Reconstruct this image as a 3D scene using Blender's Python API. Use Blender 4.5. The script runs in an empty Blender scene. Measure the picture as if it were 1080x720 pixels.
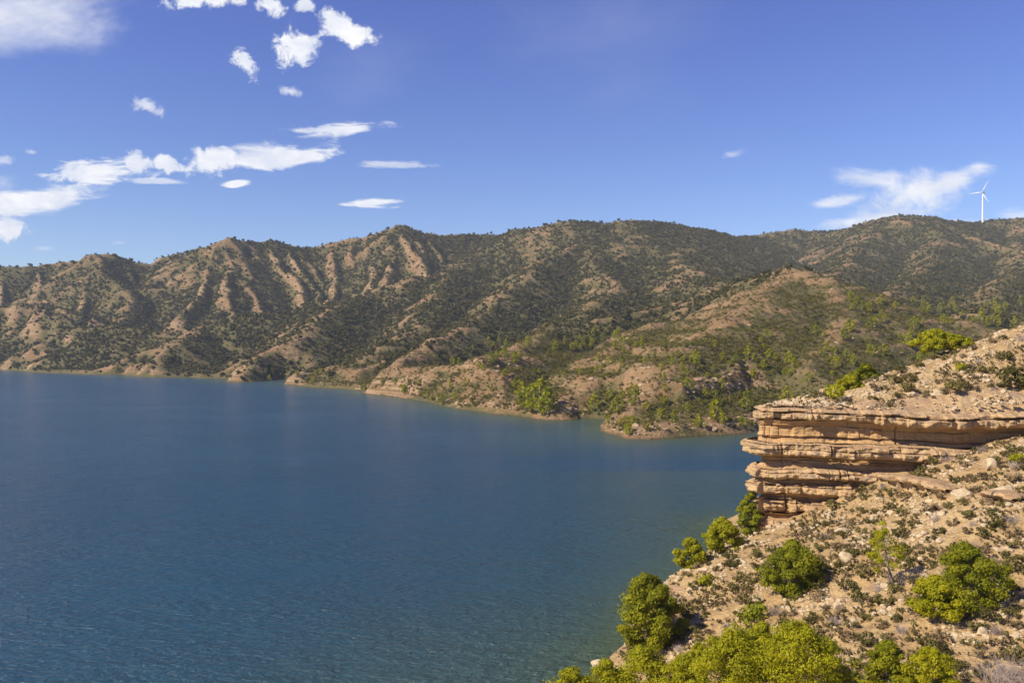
import bpy, bmesh, math, random
import numpy as np
from mathutils import Vector

SC = bpy.context.scene
COL = SC.collection
R = math.radians

# ------------------------------------------------------------------ camera
CAM_Z = 30.0
cam_d = bpy.data.cameras.new('camera')
cam = bpy.data.objects.new('camera', cam_d)
COL.objects.link(cam)
cam.location = (0, 0, CAM_Z)
cam.rotation_euler = (R(90), 0, 0)
cam_d.sensor_width = 36.0
cam_d.lens = 30.0
cam_d.shift_y = 4.0 / 1080.0
cam_d.clip_start = 0.5
cam_d.clip_end = 20000
SC.camera = cam

# ------------------------------------------------------------------ light
SUN_AZ, SUN_EL = -115.0, 40.0            # degrees, azimuth clockwise from +Y
world = bpy.data.worlds.new('World')
SC.world = world
world.use_nodes = True
SKY_STRENGTH = 0.092
sun_d = bpy.data.lights.new('sun', 'SUN')
sun_d.energy = 4.9
sun_d.angle = R(0.5)
sun_d.color = (1.0, 0.90, 0.74)
sun = bpy.data.objects.new('sun', sun_d)
COL.objects.link(sun)
_ts = Vector((math.sin(R(SUN_AZ)) * math.cos(R(SUN_EL)), math.cos(R(SUN_AZ)) * math.cos(R(SUN_EL)), math.sin(R(SUN_EL))))
sun.rotation_euler = _ts.to_track_quat('Z', 'Y').to_euler()
sun.location = _ts * 300
SC.view_settings.view_transform = 'Standard'
SC.view_settings.look = 'None'
SC.view_settings.exposure = 0.5
SC.view_settings.gamma = 1.0
SC.view_settings.use_curve_mapping = False
SC.render.engine = 'CYCLES'
SC.cycles.max_bounces = 6
SC.cycles.diffuse_bounces = 3
SC.cycles.glossy_bounces = 2
SC.cycles.transmission_bounces = 2
SC.cycles.transparent_max_bounces = 4
SC.cycles.volume_bounces = 1
SC.cycles.use_denoising = True
try:
    SC.cycles.denoiser = 'OPENIMAGEDENOISE'
    SC.cycles.denoising_prefilter = 'ACCURATE'
except Exception:
    pass

# ------------------------------------------------------------------ helpers: projection of the survey points
F, CX, CY = 900.0, 540.0, 364.0


def P(px, py, d):
    """world point seen at pixel (px, py) standing d metres ahead"""
    return ((px - CX) / F * d, d, CAM_Z + (CY - py) / F * d)


# ------------------------------------------------------------------ helpers: noise
def _h(ix, iy, seed):
    n = (ix.astype(np.int64) * 374761393 + iy.astype(np.int64) * 668265263 + seed * 1442695041) & 0xFFFFFFFF
    n = ((n ^ (n >> 13)) * 1274126177) & 0xFFFFFFFF
    n = n ^ (n >> 16)
    return (n & 0xFFFF).astype(np.float32) / 65535.0


def perlin(x, y, seed=0):
    x = np.asarray(x, np.float64); y = np.asarray(y, np.float64)
    ix = np.floor(x); iy = np.floor(y)
    fx = (x - ix).astype(np.float32); fy = (y - iy).astype(np.float32)
    ux = fx * fx * fx * (fx * (fx * 6 - 15) + 10)
    uy = fy * fy * fy * (fy * (fy * 6 - 15) + 10)

    def g(dx, dy):
        a = _h(ix + dx, iy + dy, seed) * 6.2831853
        return np.cos(a) * (fx - dx) + np.sin(a) * (fy - dy)
    a = g(0, 0); b = g(1, 0); c = g(0, 1); d = g(1, 1)
    return (a + (b - a) * ux) * (1 - uy) + (c + (d - c) * ux) * uy


def fbm(x, y, octv=4, seed=0, gain=0.5):
    s = 0; a = 1.0; f = 1.0
    for i in range(octv):
        s = s + a * perlin(np.asarray(x) * f, np.asarray(y) * f, seed + i * 17)
        a *= gain; f *= 2.03
    return s


def ridged(x, y, octv=4, seed=0):
    s = 0; a = 0.6; f = 1.0
    for i in range(octv):
        s = s + a * (1 - 2 * np.abs(perlin(np.asarray(x) * f, np.asarray(y) * f, seed + i * 31)))
        a *= 0.5; f *= 2.1
    return s


def sstep(a, b, x):
    t = np.clip((x - a) / (b - a), 0, 1)
    return t * t * (3 - 2 * t)


def grid_mesh(name, X, Y, Z, mats, attrs=None, smooth=True, keep=None):
    """one mesh from (n, m) coordinate arrays"""
    n, m = X.shape
    v = np.stack([X, Y, Z], -1).reshape(-1, 3).astype(np.float32)
    idx = np.arange(n * m, dtype=np.int32).reshape(n, m)
    q = np.stack([idx[:-1, :-1], idx[:-1, 1:], idx[1:, 1:], idx[1:, :-1]], -1).reshape(-1, 4)
    if keep is not None:
        q = q[keep[:-1, :-1].reshape(-1)]
        used = np.zeros(n * m, bool); used[q.reshape(-1)] = True
        remap = np.cumsum(used) - 1
        q = remap[q].astype(np.int32); v = v[used]
    else:
        used = None
    return raw_mesh(name, v, q, mats, {k: (a.reshape(-1)[used] if used is not None else a.reshape(-1)) for k, a in (attrs or {}).items()}, smooth)


def raw_mesh(name, v, q, mats, attrs=None, smooth=False, fmat=None):
    me = bpy.data.meshes.new(name)
    v = np.asarray(v, np.float32); q = np.asarray(q, np.int32)
    k = q.shape[1]
    me.vertices.add(len(v)); me.vertices.foreach_set('co', v.reshape(-1))
    me.loops.add(q.size); me.loops.foreach_set('vertex_index', q.reshape(-1))
    me.polygons.add(len(q)); me.polygons.foreach_set('loop_start', np.arange(0, q.size, k, dtype=np.int32))
    me.update(calc_edges=True)
    me.polygons.foreach_set('use_smooth', np.full(len(q), smooth, bool))
    for m_ in (mats if isinstance(mats, (list, tuple)) else [mats]):
        me.materials.append(m_)
    if fmat is not None:
        me.polygons.foreach_set('material_index', np.asarray(fmat, np.int32))
    for kx, a in (attrs or {}).items():
        at = me.attributes.new(kx, 'FLOAT', 'POINT'); at.data.foreach_set('value', np.asarray(a, np.float32))
    return me


def link(name, me, parent=None, loc=None):
    o = bpy.data.objects.new(name, me)
    COL.objects.link(o)
    if parent is not None: o.parent = parent
    if loc is not None: o.location = loc
    return o


def tag(o, label=None, cat=None, group=None, kind=None):
    if label: o['label'] = label
    if cat: o['category'] = cat
    if group: o['group'] = group
    if kind: o['kind'] = kind
    return o


# ------------------------------------------------------------------ helpers: nodes
class NT:
    def __init__(s, tree): s.t = tree
    def n(s, typ, **kw):
        nd = s.t.nodes.new(typ)
        for k, v in kw.items(): setattr(nd, k, v)
        return nd
    def l(s, a, b): s.t.links.new(a, b)
    def put(s, sock, v):
        if hasattr(v, 'is_output'): s.l(v, sock)
        else: sock.default_value = v
    def math(s, op, a, b=None, c=None, clamp=False):
        nd = s.n('ShaderNodeMath', operation=op, use_clamp=clamp)
        s.put(nd.inputs[0], a)
        if b is not None: s.put(nd.inputs[1], b)
        if c is not None: s.put(nd.inputs[2], c)
        return nd.outputs[0]
    def mixc(s, f, a, b, blend='MIX'):
        nd = s.n('ShaderNodeMix', data_type='RGBA', blend_type=blend)
        s.put(nd.inputs[0], f); s.put(nd.inputs[6], a); s.put(nd.inputs[7], b)
        return nd.outputs[2]
    def noise(s, vec, scale, detail=4, rough=0.55, dim='3D', dist=0.0):
        nd = s.n('ShaderNodeTexNoise', noise_dimensions=dim)
        if vec is not None: s.l(vec, nd.inputs['Vector'])
        nd.inputs['Scale'].default_value = scale; nd.inputs['Detail'].default_value = detail
        nd.inputs['Roughness'].default_value = rough; nd.inputs['Distortion'].default_value = dist
        return nd.outputs['Fac']
    def map(s, v, a, b, c=0.0, d=1.0, typ='LINEAR'):
        nd = s.n('ShaderNodeMapRange', interpolation_type=typ)
        s.put(nd.inputs[0], v)
        for i, x in enumerate((a, b, c, d)): s.put(nd.inputs[i + 1], x)
        return nd.outputs[0]
    def vscale(s, vec, sc_, loc=(0, 0, 0), rot=(0, 0, 0)):
        nd = s.n('ShaderNodeMapping'); s.l(vec, nd.inputs[0])
        nd.inputs['Scale'].default_value = sc_; nd.inputs['Location'].default_value = loc; nd.inputs['Rotation'].default_value = rot
        return nd.outputs[0]
    def attr(s, name):
        nd = s.n('ShaderNodeAttribute', attribute_name=name); return nd.outputs['Fac']
    def bump(s, h, strength=0.5, dist=0.1, normal=None):
        nd = s.n('ShaderNodeBump'); s.l(h, nd.inputs['Height'])
        nd.inputs['Strength'].default_value = strength; nd.inputs['Distance'].default_value = dist
        if normal is not None: s.l(normal, nd.inputs['Normal'])
        return nd.outputs[0]


def material(name):
    m = bpy.data.materials.new(name); m.use_nodes = True
    t = m.node_tree
    b = t.nodes['Principled BSDF']
    return m, NT(t), b


def C(r, g, b): return (r, g, b, 1.0)


# ------------------------------------------------------------------ sky with clouds (world)
def build_sky():
    k = NT(world.node_tree)
    bg = world.node_tree.nodes['Background']
    sky = k.n('ShaderNodeTexSky', sky_type='NISHITA')
    sky.sun_disc = False
    sky.sun_elevation = R(SUN_EL); sky.sun_rotation = R(SUN_AZ)
    sky.altitude = 300; sky.air_density = 1.0; sky.dust_density = 0.25; sky.ozone_density = 2.2
    co0 = k.n('ShaderNodeTexCoord').outputs['Generated']; sp0 = k.n('ShaderNodeSeparateXYZ'); k.l(co0, sp0.inputs[0])
    tint = k.mixc(1.0, sky.outputs[0], k.mixc(k.map(sp0.outputs[2], 0.06, 0.38), C(0.90, 0.93, 1.08), C(0.97, 0.84, 1.10)), 'MULTIPLY')
    hs = k.n('ShaderNodeHueSaturation'); hs.inputs['Saturation'].default_value = 1.2; hs.inputs['Hue'].default_value = 0.505; k.l(tint, hs.inputs['Color']); tint = hs.outputs[0]
    co = k.n('ShaderNodeTexCoord').outputs['Generated']
    sep = k.n('ShaderNodeSeparateXYZ'); k.l(co, sep.inputs[0])
    yy = k.math('MAXIMUM', sep.outputs[1], 0.02)
    u = k.math('DIVIDE', sep.outputs[0], yy)
    v = k.math('DIVIDE', sep.outputs[2], yy)
    front = k.map(sep.outputs[1], 0.05, 0.2)
    uv = k.n('ShaderNodeCombineXYZ'); k.l(u, uv.inputs[0]); k.l(v, uv.inputs[1])
    uv = uv.outputs[0]
    wsp = k.noise(k.vscale(uv, (1, 1, 1)), 9.0, 2, 0.5)
    # puffy (isotropic) and streaky (drawn out by the wind) break-up
    puff = k.noise(uv, 40.0, 8, 0.66, dist=0.35)
    streak = k.noise(k.vscale(uv, (17.0, 62.0, 1), rot=(0, 0, R(-6))), 1.0, 8, 0.66, dist=0.5)
    veil = k.noise(k.vscale(uv, (3.0, 7.0, 1), rot=(0, 0, R(24))), 1.0, 6, 0.6, dist=0.5)
    total = None
    # px, py, rx, ry (pixels of a 900 px focal length), tilt, breakup amount, softness, density, kind
    clouds = [
        (312, 50, 30, 24, 10, 1.5, 0.5, 1.0, 'p'), (363, 31, 36, 18, -28, 1.5, 0.5, 1.0, 'p'),
        (259, 68, 13, 21, 24, 1.6, 0.5, 0.95, 'p'), (306, 96, 14, 7, -15, 1.6, 0.7, 0.7, 'p'),
        (215, -2, 48, 14, 4, 1.4, 0.5, 1.0, 'p'), (285, 5, 18, 14, 0, 1.6, 0.5, 0.95, 'p'), (322, 4, 16, 11, -10, 1.6, 0.6, 0.9, 'p'),
        (154, 112, 21, 9, -28, 1.7, 0.7, 0.75, 'p'),
        (100, 181, 64, 14, 3, 1.3, 0.45, 1.0, 's'), (142, 170, 15, 13, -10, 1.4, 0.5, 0.9, 'p'), (176, 174, 24, 11, -5, 1.5, 0.5, 0.95, 'p'),
        (222, 170, 38, 18, 2, 1.4, 0.5, 1.0, 'p'), (270, 165, 50, 18, 4, 1.2, 0.6, 0.75, 's'), (300, 166, 74, 14, 7, 1.0, 0.4, 1.0, 's'),
        (160, 191, 46, 4, -3, 1.5, 0.6, 0.6, 's'),
        (247, 193, 19, 5, 2, 1.5, 0.5, 0.95, 's'), (388, 214, 39, 7, 2, 1.5, 0.5, 1.0, 's'),
        (358, 136, 58, 9, 4, 1.5, 0.6, 0.95, 's'), (420, 174, 52, 4.5, -1, 1.5, 0.8, 0.6, 's'),
        (20, 213, 104, 19, 7, 0.8, 0.45, 1.0, 's'), (2, 242, 34, 15, 0, 1.3, 0.5, 1.0, 'p'), (-20, 196, 60, 16, 0, 0.9, 1.1, 0.7, 's'),
        (6, 170, 14, 8, 0, 1.5, 0.8, 0.5, 'p'), (33, 160, 8, 5, 0, 1.5, 0.8, 0.5, 'p'),
        (124, 256, 12, 3, 0, 1.0, 0.8, 0.3, 's'), (45, 262, 16, 3, 0, 1.0, 0.8, 0.3, 's'),
        (10, 6, 150, 44, 12, 1.7, 1.7, 0.85, 'v'), (-40, 34, 150, 30, 4, 1.6, 1.6, 0.7, 'v'),
        (965, 205, 70, 34, 4, 1.0, 0.9, 0.85, 'p'), (1005, 190, 62, 15, 22, 0.8, 0.8, 0.9, 's'), (915, 188, 60, 14, -3, 1.0, 0.9, 0.65, 's'),
        (885, 212, 38, 9, 8, 0.9, 0.8, 0.7, 's'), (920, 231, 74, 12, 6, 0.9, 0.8, 0.85, 's'), (1000, 238, 90, 9, 2, 1.0, 1.0, 0.7, 's'), (1075, 226, 30, 10, 0, 1.2, 1.0, 0.5, 's'),
        (773, 163, 22, 5, 16, 1.5, 1.2, 0.45, 's'),
        (650, 30, 160, 110, 20, 1.3, 2.4, 0.16, 'v'), (390, 80, 90, 60, 30, 1.3, 2.2, 0.16, 'v'),
    ]
    nz = {'p': puff, 's': streak, 'v': veil}
    for (px, py, rx, ry, tilt, br, soft, dens, kind) in clouds:
        a = R(-tilt)
        # rotated ellipse distance in the (u, v) plane
        du = k.math('SUBTRACT', u, (px - CX) / F)
        dv = k.math('SUBTRACT', v, (CY - py) / F)
        ca, sa = math.cos(a), math.sin(a)
        e1 = k.math('ADD', k.math('MULTIPLY', du, ca * F / rx), k.math('MULTIPLY', dv, -sa * F / rx))
        e2 = k.math('ADD', k.math('MULTIPLY', du, sa * F / ry), k.math('MULTIPLY', dv, ca * F / ry))
        r2 = k.math('SQRT', k.math('MULTIPLY_ADD', e1, e1, k.math('MULTIPLY', e2, e2)))
        br *= 1.15
        f = k.math('MULTIPLY_ADD', nz[kind], br * 1.6, k.math('SUBTRACT', {'p': 0.93, 's': 0.92, 'v': 1.1}[kind] - br * 0.8, r2))
        f = k.map(f, 0.0, soft, 0.0, dens, 'SMOOTHSTEP')
        total = f if total is None else k.math('SUBTRACT', k.math('ADD', total, f), k.math('MULTIPLY', total, f))
    total = k.math('MULTIPLY', total, front)
    # cloud tops are a touch whiter than their thin edges
    body = k.mixc(k.map(k.noise(k.vscale(uv, (20, 34, 1), loc=(0, 1.2, 0)), 1.0, 5, 0.6), 0.35, 0.62), C(5.8, 6.2, 7.2), C(7.9, 7.9, 8.0))
    out = k.mixc(total, tint, body)
    k.l(out, bg.inputs['Color'])
    bg.inputs['Strength'].default_value = SKY_STRENGTH


build_sky()

# ------------------------------------------------------------------ shoreline of the far side (land lies on the far side of it)
_sh = [(-60, 390, 1300)]
SHORE = [(-2600, 1500), (-1500, 1180), (-1000, 1075), (-760, 1062), (-623, 1038), (-560, 985), (-525, 940), (-470, 905), (-426, 871), (-395, 868), (-375, 838),
         (-331, 794), (-300, 800), (-285, 775), (-258, 768), (-240, 738), (-232, 700), (-220, 690), (-211, 698), (-207, 730), (-205, 752), (-190, 742), (-180, 690), (-172, 655),
         (-158, 636), (-140, 606), (-118, 588), (-100, 562), (-94, 536), (-84, 527), (-70, 500), (-59, 482), (-46, 448), (-33, 422), (-26, 405), (-18, 397),
         (-6, 370), (2, 362), (8, 353), (15, 344), (24, 341), (27, 350), (31, 349), (37, 345), (36, 330), (33, 314), (31, 300), (33, 288), (38, 274), (48.5, 272.5),
         (59, 277), (66, 283), (73, 286), (80, 292), (88, 305), (100, 316), (118, 318), (140, 308), (190, 292), (260, 270), (360, 250), (520, 200), (1400, 150), (2600, 100)]


def seg_dist(x, y, pts):
    """distance to a polyline, and which side (True: left of its direction)"""
    best = np.full(x.shape, 1e9, np.float32); side = np.zeros(x.shape, bool); tt = np.zeros(x.shape, np.float32)
    L = 0.0
    for (x0, y0), (x1, y1) in zip(pts[:-1], pts[1:]):
        dx, dy = x1 - x0, y1 - y0
        l2 = dx * dx + dy * dy
        t = np.clip(((x - x0) * dx + (y - y0) * dy) / l2, 0, 1)
        d = np.hypot(x - x0 - t * dx, y - y0 - t * dy)
        cr = dx * (y - y0) - dy * (x - x0) > 0
        better = d < best - 1e-4
        tie = (np.abs(d - best) <= 1e-4)
        side = np.where(better, cr, np.where(tie, side & cr, side))
        tt = np.where(better, L + t * math.sqrt(l2), tt)
        best = np.where(better, d, best)
        L += math.sqrt(l2)
    return best, side, tt


def land_mask(x, y):
    poly = SHORE + [(2600, 9000), (-2600, 9000)]
    ins = np.zeros(x.shape, bool)
    for (x0, y0), (x1, y1) in zip(poly, poly[1:] + poly[:1]):
        if y0 == y1: continue
        c = ((y0 > y) != (y1 > y)) & (x < (x1 - x0) * (y - y0) / (y1 - y0) + x0)
        ins ^= c
    return ins


# ------------------------------------------------------------------ far hills: a network of ridges and spurs
_rng = random.Random(7)
SEGS = []          # x0 y0 h0 x1 y1 h1 side-slope radius


def ridge(pts, k=0.6, r=8.0):
    w = [P(*p) for p in pts]
    for a, b in zip(w[:-1], w[1:]):
        SEGS.append((a[0], a[1], a[2], b[0], b[1], b[2], k, r))
    return w


def sub_spurs(w, step, length, drop, k, side=-1, jit=0.35, ribs=True, r=4.0, start=2.0, aim=0.0):
    """lesser spurs that run down from a ridge line, towards the lake (side -1) or both ways (0)"""
    for a, b in zip(w[:-1], w[1:]):
        L = math.hypot(b[0] - a[0], b[1] - a[1])
        n = max(1, int(L / step + _rng.random()))
        for i in range(n):
            t = (i + _rng.uniform(0.2, 0.8)) / n
            x, y, z = (a[j] + (b[j] - a[j]) * t for j in range(3))
            ux, uy = (b[0] - a[0]) / L, (b[1] - a[1]) / L
            sd = side if side else _rng.choice((-1, 1))
            ang = math.atan2(uy, ux) + sd * R(90) + _rng.uniform(-jit, jit)
            ang = ang * (1 - aim) + aim * (math.atan2(-y, 150 - x) + _rng.uniform(-jit, jit)) if aim else ang
            ln = length * _rng.uniform(0.6, 1.25)
            z -= start
            px_, py_, pz_ = x, y, z
            segn = 4
            for s in range(segn):
                ang += _rng.uniform(-0.22, 0.22)
                ql = ln / segn
                nx, ny = px_ + math.cos(ang) * ql, py_ + math.sin(ang) * ql
                nz = pz_ - drop * ql * (1.25 if s == 0 else 0.95 if s < 3 else 0.8)
                SEGS.append((px_, py_, pz_, nx, ny, nz, k * _rng.uniform(0.9, 1.15), r))
                if ribs:
                    for sg in (-1, 1):
                        if _rng.random() < 0.8:
                            a2 = ang + sg * R(_rng.uniform(38, 62))
                            rl = ql * _rng.uniform(0.5, 0.9)
                            q = _rng.random()
                            mx, my, mz = px_ + (nx - px_) * q, py_ + (ny - py_) * q, pz_ + (nz - pz_) * q - 1.5
                            SEGS.append((mx, my, mz, mx + math.cos(a2) * rl, my + math.sin(a2) * rl, mz - rl * k * 0.72, k * 1.25, 2.5))
                px_, py_, pz_ = nx, ny, nz


# skyline, left to right
r1 = ridge([(-420, 292, 1450), (-250, 288, 1400), (-150, 296, 1370), (-60, 289, 1370), (0, 284, 1400), (30, 283, 1400), (62, 279, 1420), (84, 275, 1420), (93, 269, 1420), (120, 269, 1430), (140, 275, 1450), (175, 273, 1480), (192, 269, 1450), (215, 261, 1430), (235, 253, 1420), (245, 251, 1420), (258, 255, 1430), (275, 256, 1450), (290, 256, 1460), (310, 260, 1480), (330, 262, 1500), (360, 255, 1510), (385, 251, 1510), (405, 245, 1500), (417, 239.5, 1490), (430, 239, 1490), (445, 246, 1500), (470, 249, 1520), (500, 249, 1550), (530, 250, 1580)], 0.86, 3)
r2 = ridge([(530, 250, 1540), (550, 244, 1480), (580, 239, 1470), (605, 235.5, 1460), (622, 236, 1465), (640, 239, 1470), (655, 235.5, 1480), (690, 236.5, 1520), (715, 238, 1550), (740, 244, 1600), (770, 250, 1680), (792, 251, 1750)], 0.5, 10)
r3 = ridge([(785, 251, 1900), (820, 246, 1900), (850, 246, 1900), (880, 244, 1850), (905, 238, 1800), (925, 231, 1750), (945, 228, 1720), (975, 229.5, 1720), (1000, 236, 1750), (1018, 237, 1800), (1040, 234, 1850), (1080, 231, 1850), (1150, 226, 1850), (1250, 235, 1850), (1400, 240, 1800)], 0.5, 10)
# chosen spurs
s_a = ridge([(100, 269, 1420), (112, 285, 1360), (132, 308, 1270), (138, 330, 1190), (120, 355, 1080), (100, 378, 960)], 0.66, 5)
s_b = ridge([(247, 251, 1420), (252, 270, 1375), (262, 292, 1310), (255, 312, 1240), (230, 330, 1160)], 0.66, 5)
s_c = ridge([(422, 239.5, 1490), (414, 258, 1440), (402, 283, 1370), (396, 302, 1310)], 0.72, 4)
s_c2 = ridge([(436, 243, 1490), (450, 268, 1430), (458, 290, 1360)], 0.75, 4)
s_c3 = ridge([(470, 250, 1520), (480, 268, 1470), (484, 285, 1420)], 0.75, 4)
s_c4 = ridge([(500, 250, 1550), (508, 266, 1490), (500, 285, 1420)], 0.75, 4)
n1 = ridge([(-120, 345, 1180), (-30, 330, 1180), (40, 322, 1170), (100, 338, 1080), (160, 352, 1000), (210, 345, 1000), (255, 336, 1020), (300, 333, 1040), (345, 322, 1080), (385, 308, 1120), (430, 296, 1150), (475, 291, 1190), (515, 288, 1230), (545, 280, 1280)], 0.55, 12)
n1b = ridge([(210, 345, 1000), (180, 362, 900), (150, 378, 840)], 0.5, 8)
n1c = ridge([(385, 308, 1120), (360, 325, 1000), (330, 350, 860), (290, 372, 760)], 0.5, 8)
n1d = ridge([(475, 291, 1190), (470, 312, 1050), (455, 335, 900), (430, 358, 760), (380, 380, 650), (330, 392, 640)], 0.5, 8)
m_a = ridge([(605, 236, 1460), (612, 247, 1400), (616, 255, 1350), (600, 262, 1290), (570, 276, 1200), (548, 300, 1080), (520, 325, 930), (490, 345, 790), (455, 368, 640), (425, 385, 570)], 0.6, 6)
m_b = ridge([(616, 255, 1350), (650, 256, 1340), (690, 259, 1320), (720, 264, 1310), (755, 276, 1300), (795, 292, 1320), (830, 300, 1340)], 0.5, 10)
m_c = ridge([(616, 255, 1350), (625, 272, 1240), (640, 292, 1110), (650, 305, 990), (640, 318, 880), (600, 338, 740), (575, 352, 640)], 0.55, 8)
m_d = ridge([(700, 262, 1320), (715, 278, 1180), (740, 292, 1030), (760, 302, 900), (790, 305, 800)], 0.5, 10)
q_a = ridge([(925, 231, 1750), (915, 250, 1600), (900, 272, 1400), (880, 290, 1150), (862, 299, 900), (852, 293, 700)], 0.5, 10)
q_b = ridge([(975, 229.5, 1720), (990, 252, 1550), (985, 275, 1350), (960, 300, 1050), (930, 322, 780), (910, 345, 560)], 0.5, 10)
q_c = ridge([(1080, 231, 1850), (1075, 255, 1600), (1085, 280, 1300), (1060, 300, 1050), (1040, 325, 800), (1010, 345, 560)], 0.5, 10)
q_d = ridge([(1250, 235, 1850), (1220, 260, 1500), (1180, 290, 1150), (1140, 315, 850), (1120, 335, 600)], 0.5, 10)
# nearer brown hill and the bluffs along the water
h_a = ridge([(575, 352, 640), (610, 343, 680), (650, 335, 720), (700, 325, 760), (745, 313, 770), (790, 300, 730), (825, 292.5, 670), (848, 290, 630), (868, 293, 600), (880, 301, 570), (884, 318, 530), (880, 340, 480), (868, 362, 430), (845, 384, 385)], 0.5, 6)
h_b = ridge([(848, 290, 630), (815, 312, 540), (775, 338, 460), (735, 362, 410), (700, 385, 370)], 0.4, 8)
h_c = ridge([(745, 313, 770), (710, 336, 650), (675, 358, 540), (650, 382, 430), (640, 400, 390)], 0.42, 8)
b_1 = ridge([(655, 446, 296), (672, 428, 312), (695, 414, 325), (712, 407, 332), (740, 406, 345), (790, 405, 370), (840, 395, 400)], 0.55, 4)
b_2 = ridge([(400, 402, 560), (418, 390, 545), (440, 386, 525), (470, 388, 490), (500, 386, 465), (512, 379, 470), (540, 375, 500), (575, 352, 640)], 0.5, 4)
b_3 = ridge([(512, 384, 470), (520, 392, 430), (515, 404, 405), (528, 420, 385)], 0.62, 3)
b_4 = ridge([(595, 396, 440), (602, 405, 400), (612, 420, 375)], 0.6, 3)
b_5 = ridge([(240, 391, 748), (255, 381, 712), (266, 384, 720), (290, 386, 760)], 0.9, 2)
b_6 = ridge([(310, 397, 655), (325, 388, 650), (345, 387, 640), (372, 392, 610), (400, 382, 640)], 0.5, 4)
b_7 = ridge([(110, 392, 872), (130, 378, 880), (148, 367, 890), (165, 380, 850), (178, 392, 800)], 0.5, 4)
sub_spurs(r1, 54, 400, 0.44, 1.2, r=2.0, jit=0.16, aim=1.0)
sub_spurs(r2, 80, 360, 0.40, 0.9, r=2.5, jit=0.25, aim=1.0)
sub_spurs(r3, 130, 420, 0.36, 0.6)
for w_ in (s_a, s_b, s_c, m_a, m_c): sub_spurs(w_, 75, 120, 0.5, 0.8, 0, ribs=False)
for w_ in (n1, n1b, n1c, n1d, m_b, m_d, q_a, q_b, q_c, q_d): sub_spurs(w_, 80, 150, 0.36, 0.62, -1 if w_ in (n1, m_b) else 0)
for w_ in (h_a, h_b, h_c): sub_spurs(w_, 50, 95, 0.34, 0.68, 0, r=2.5)

GX0, GY0, GS = -1700.0, 225.0, 4.0
GNX, GNY = 900, 470


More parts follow.
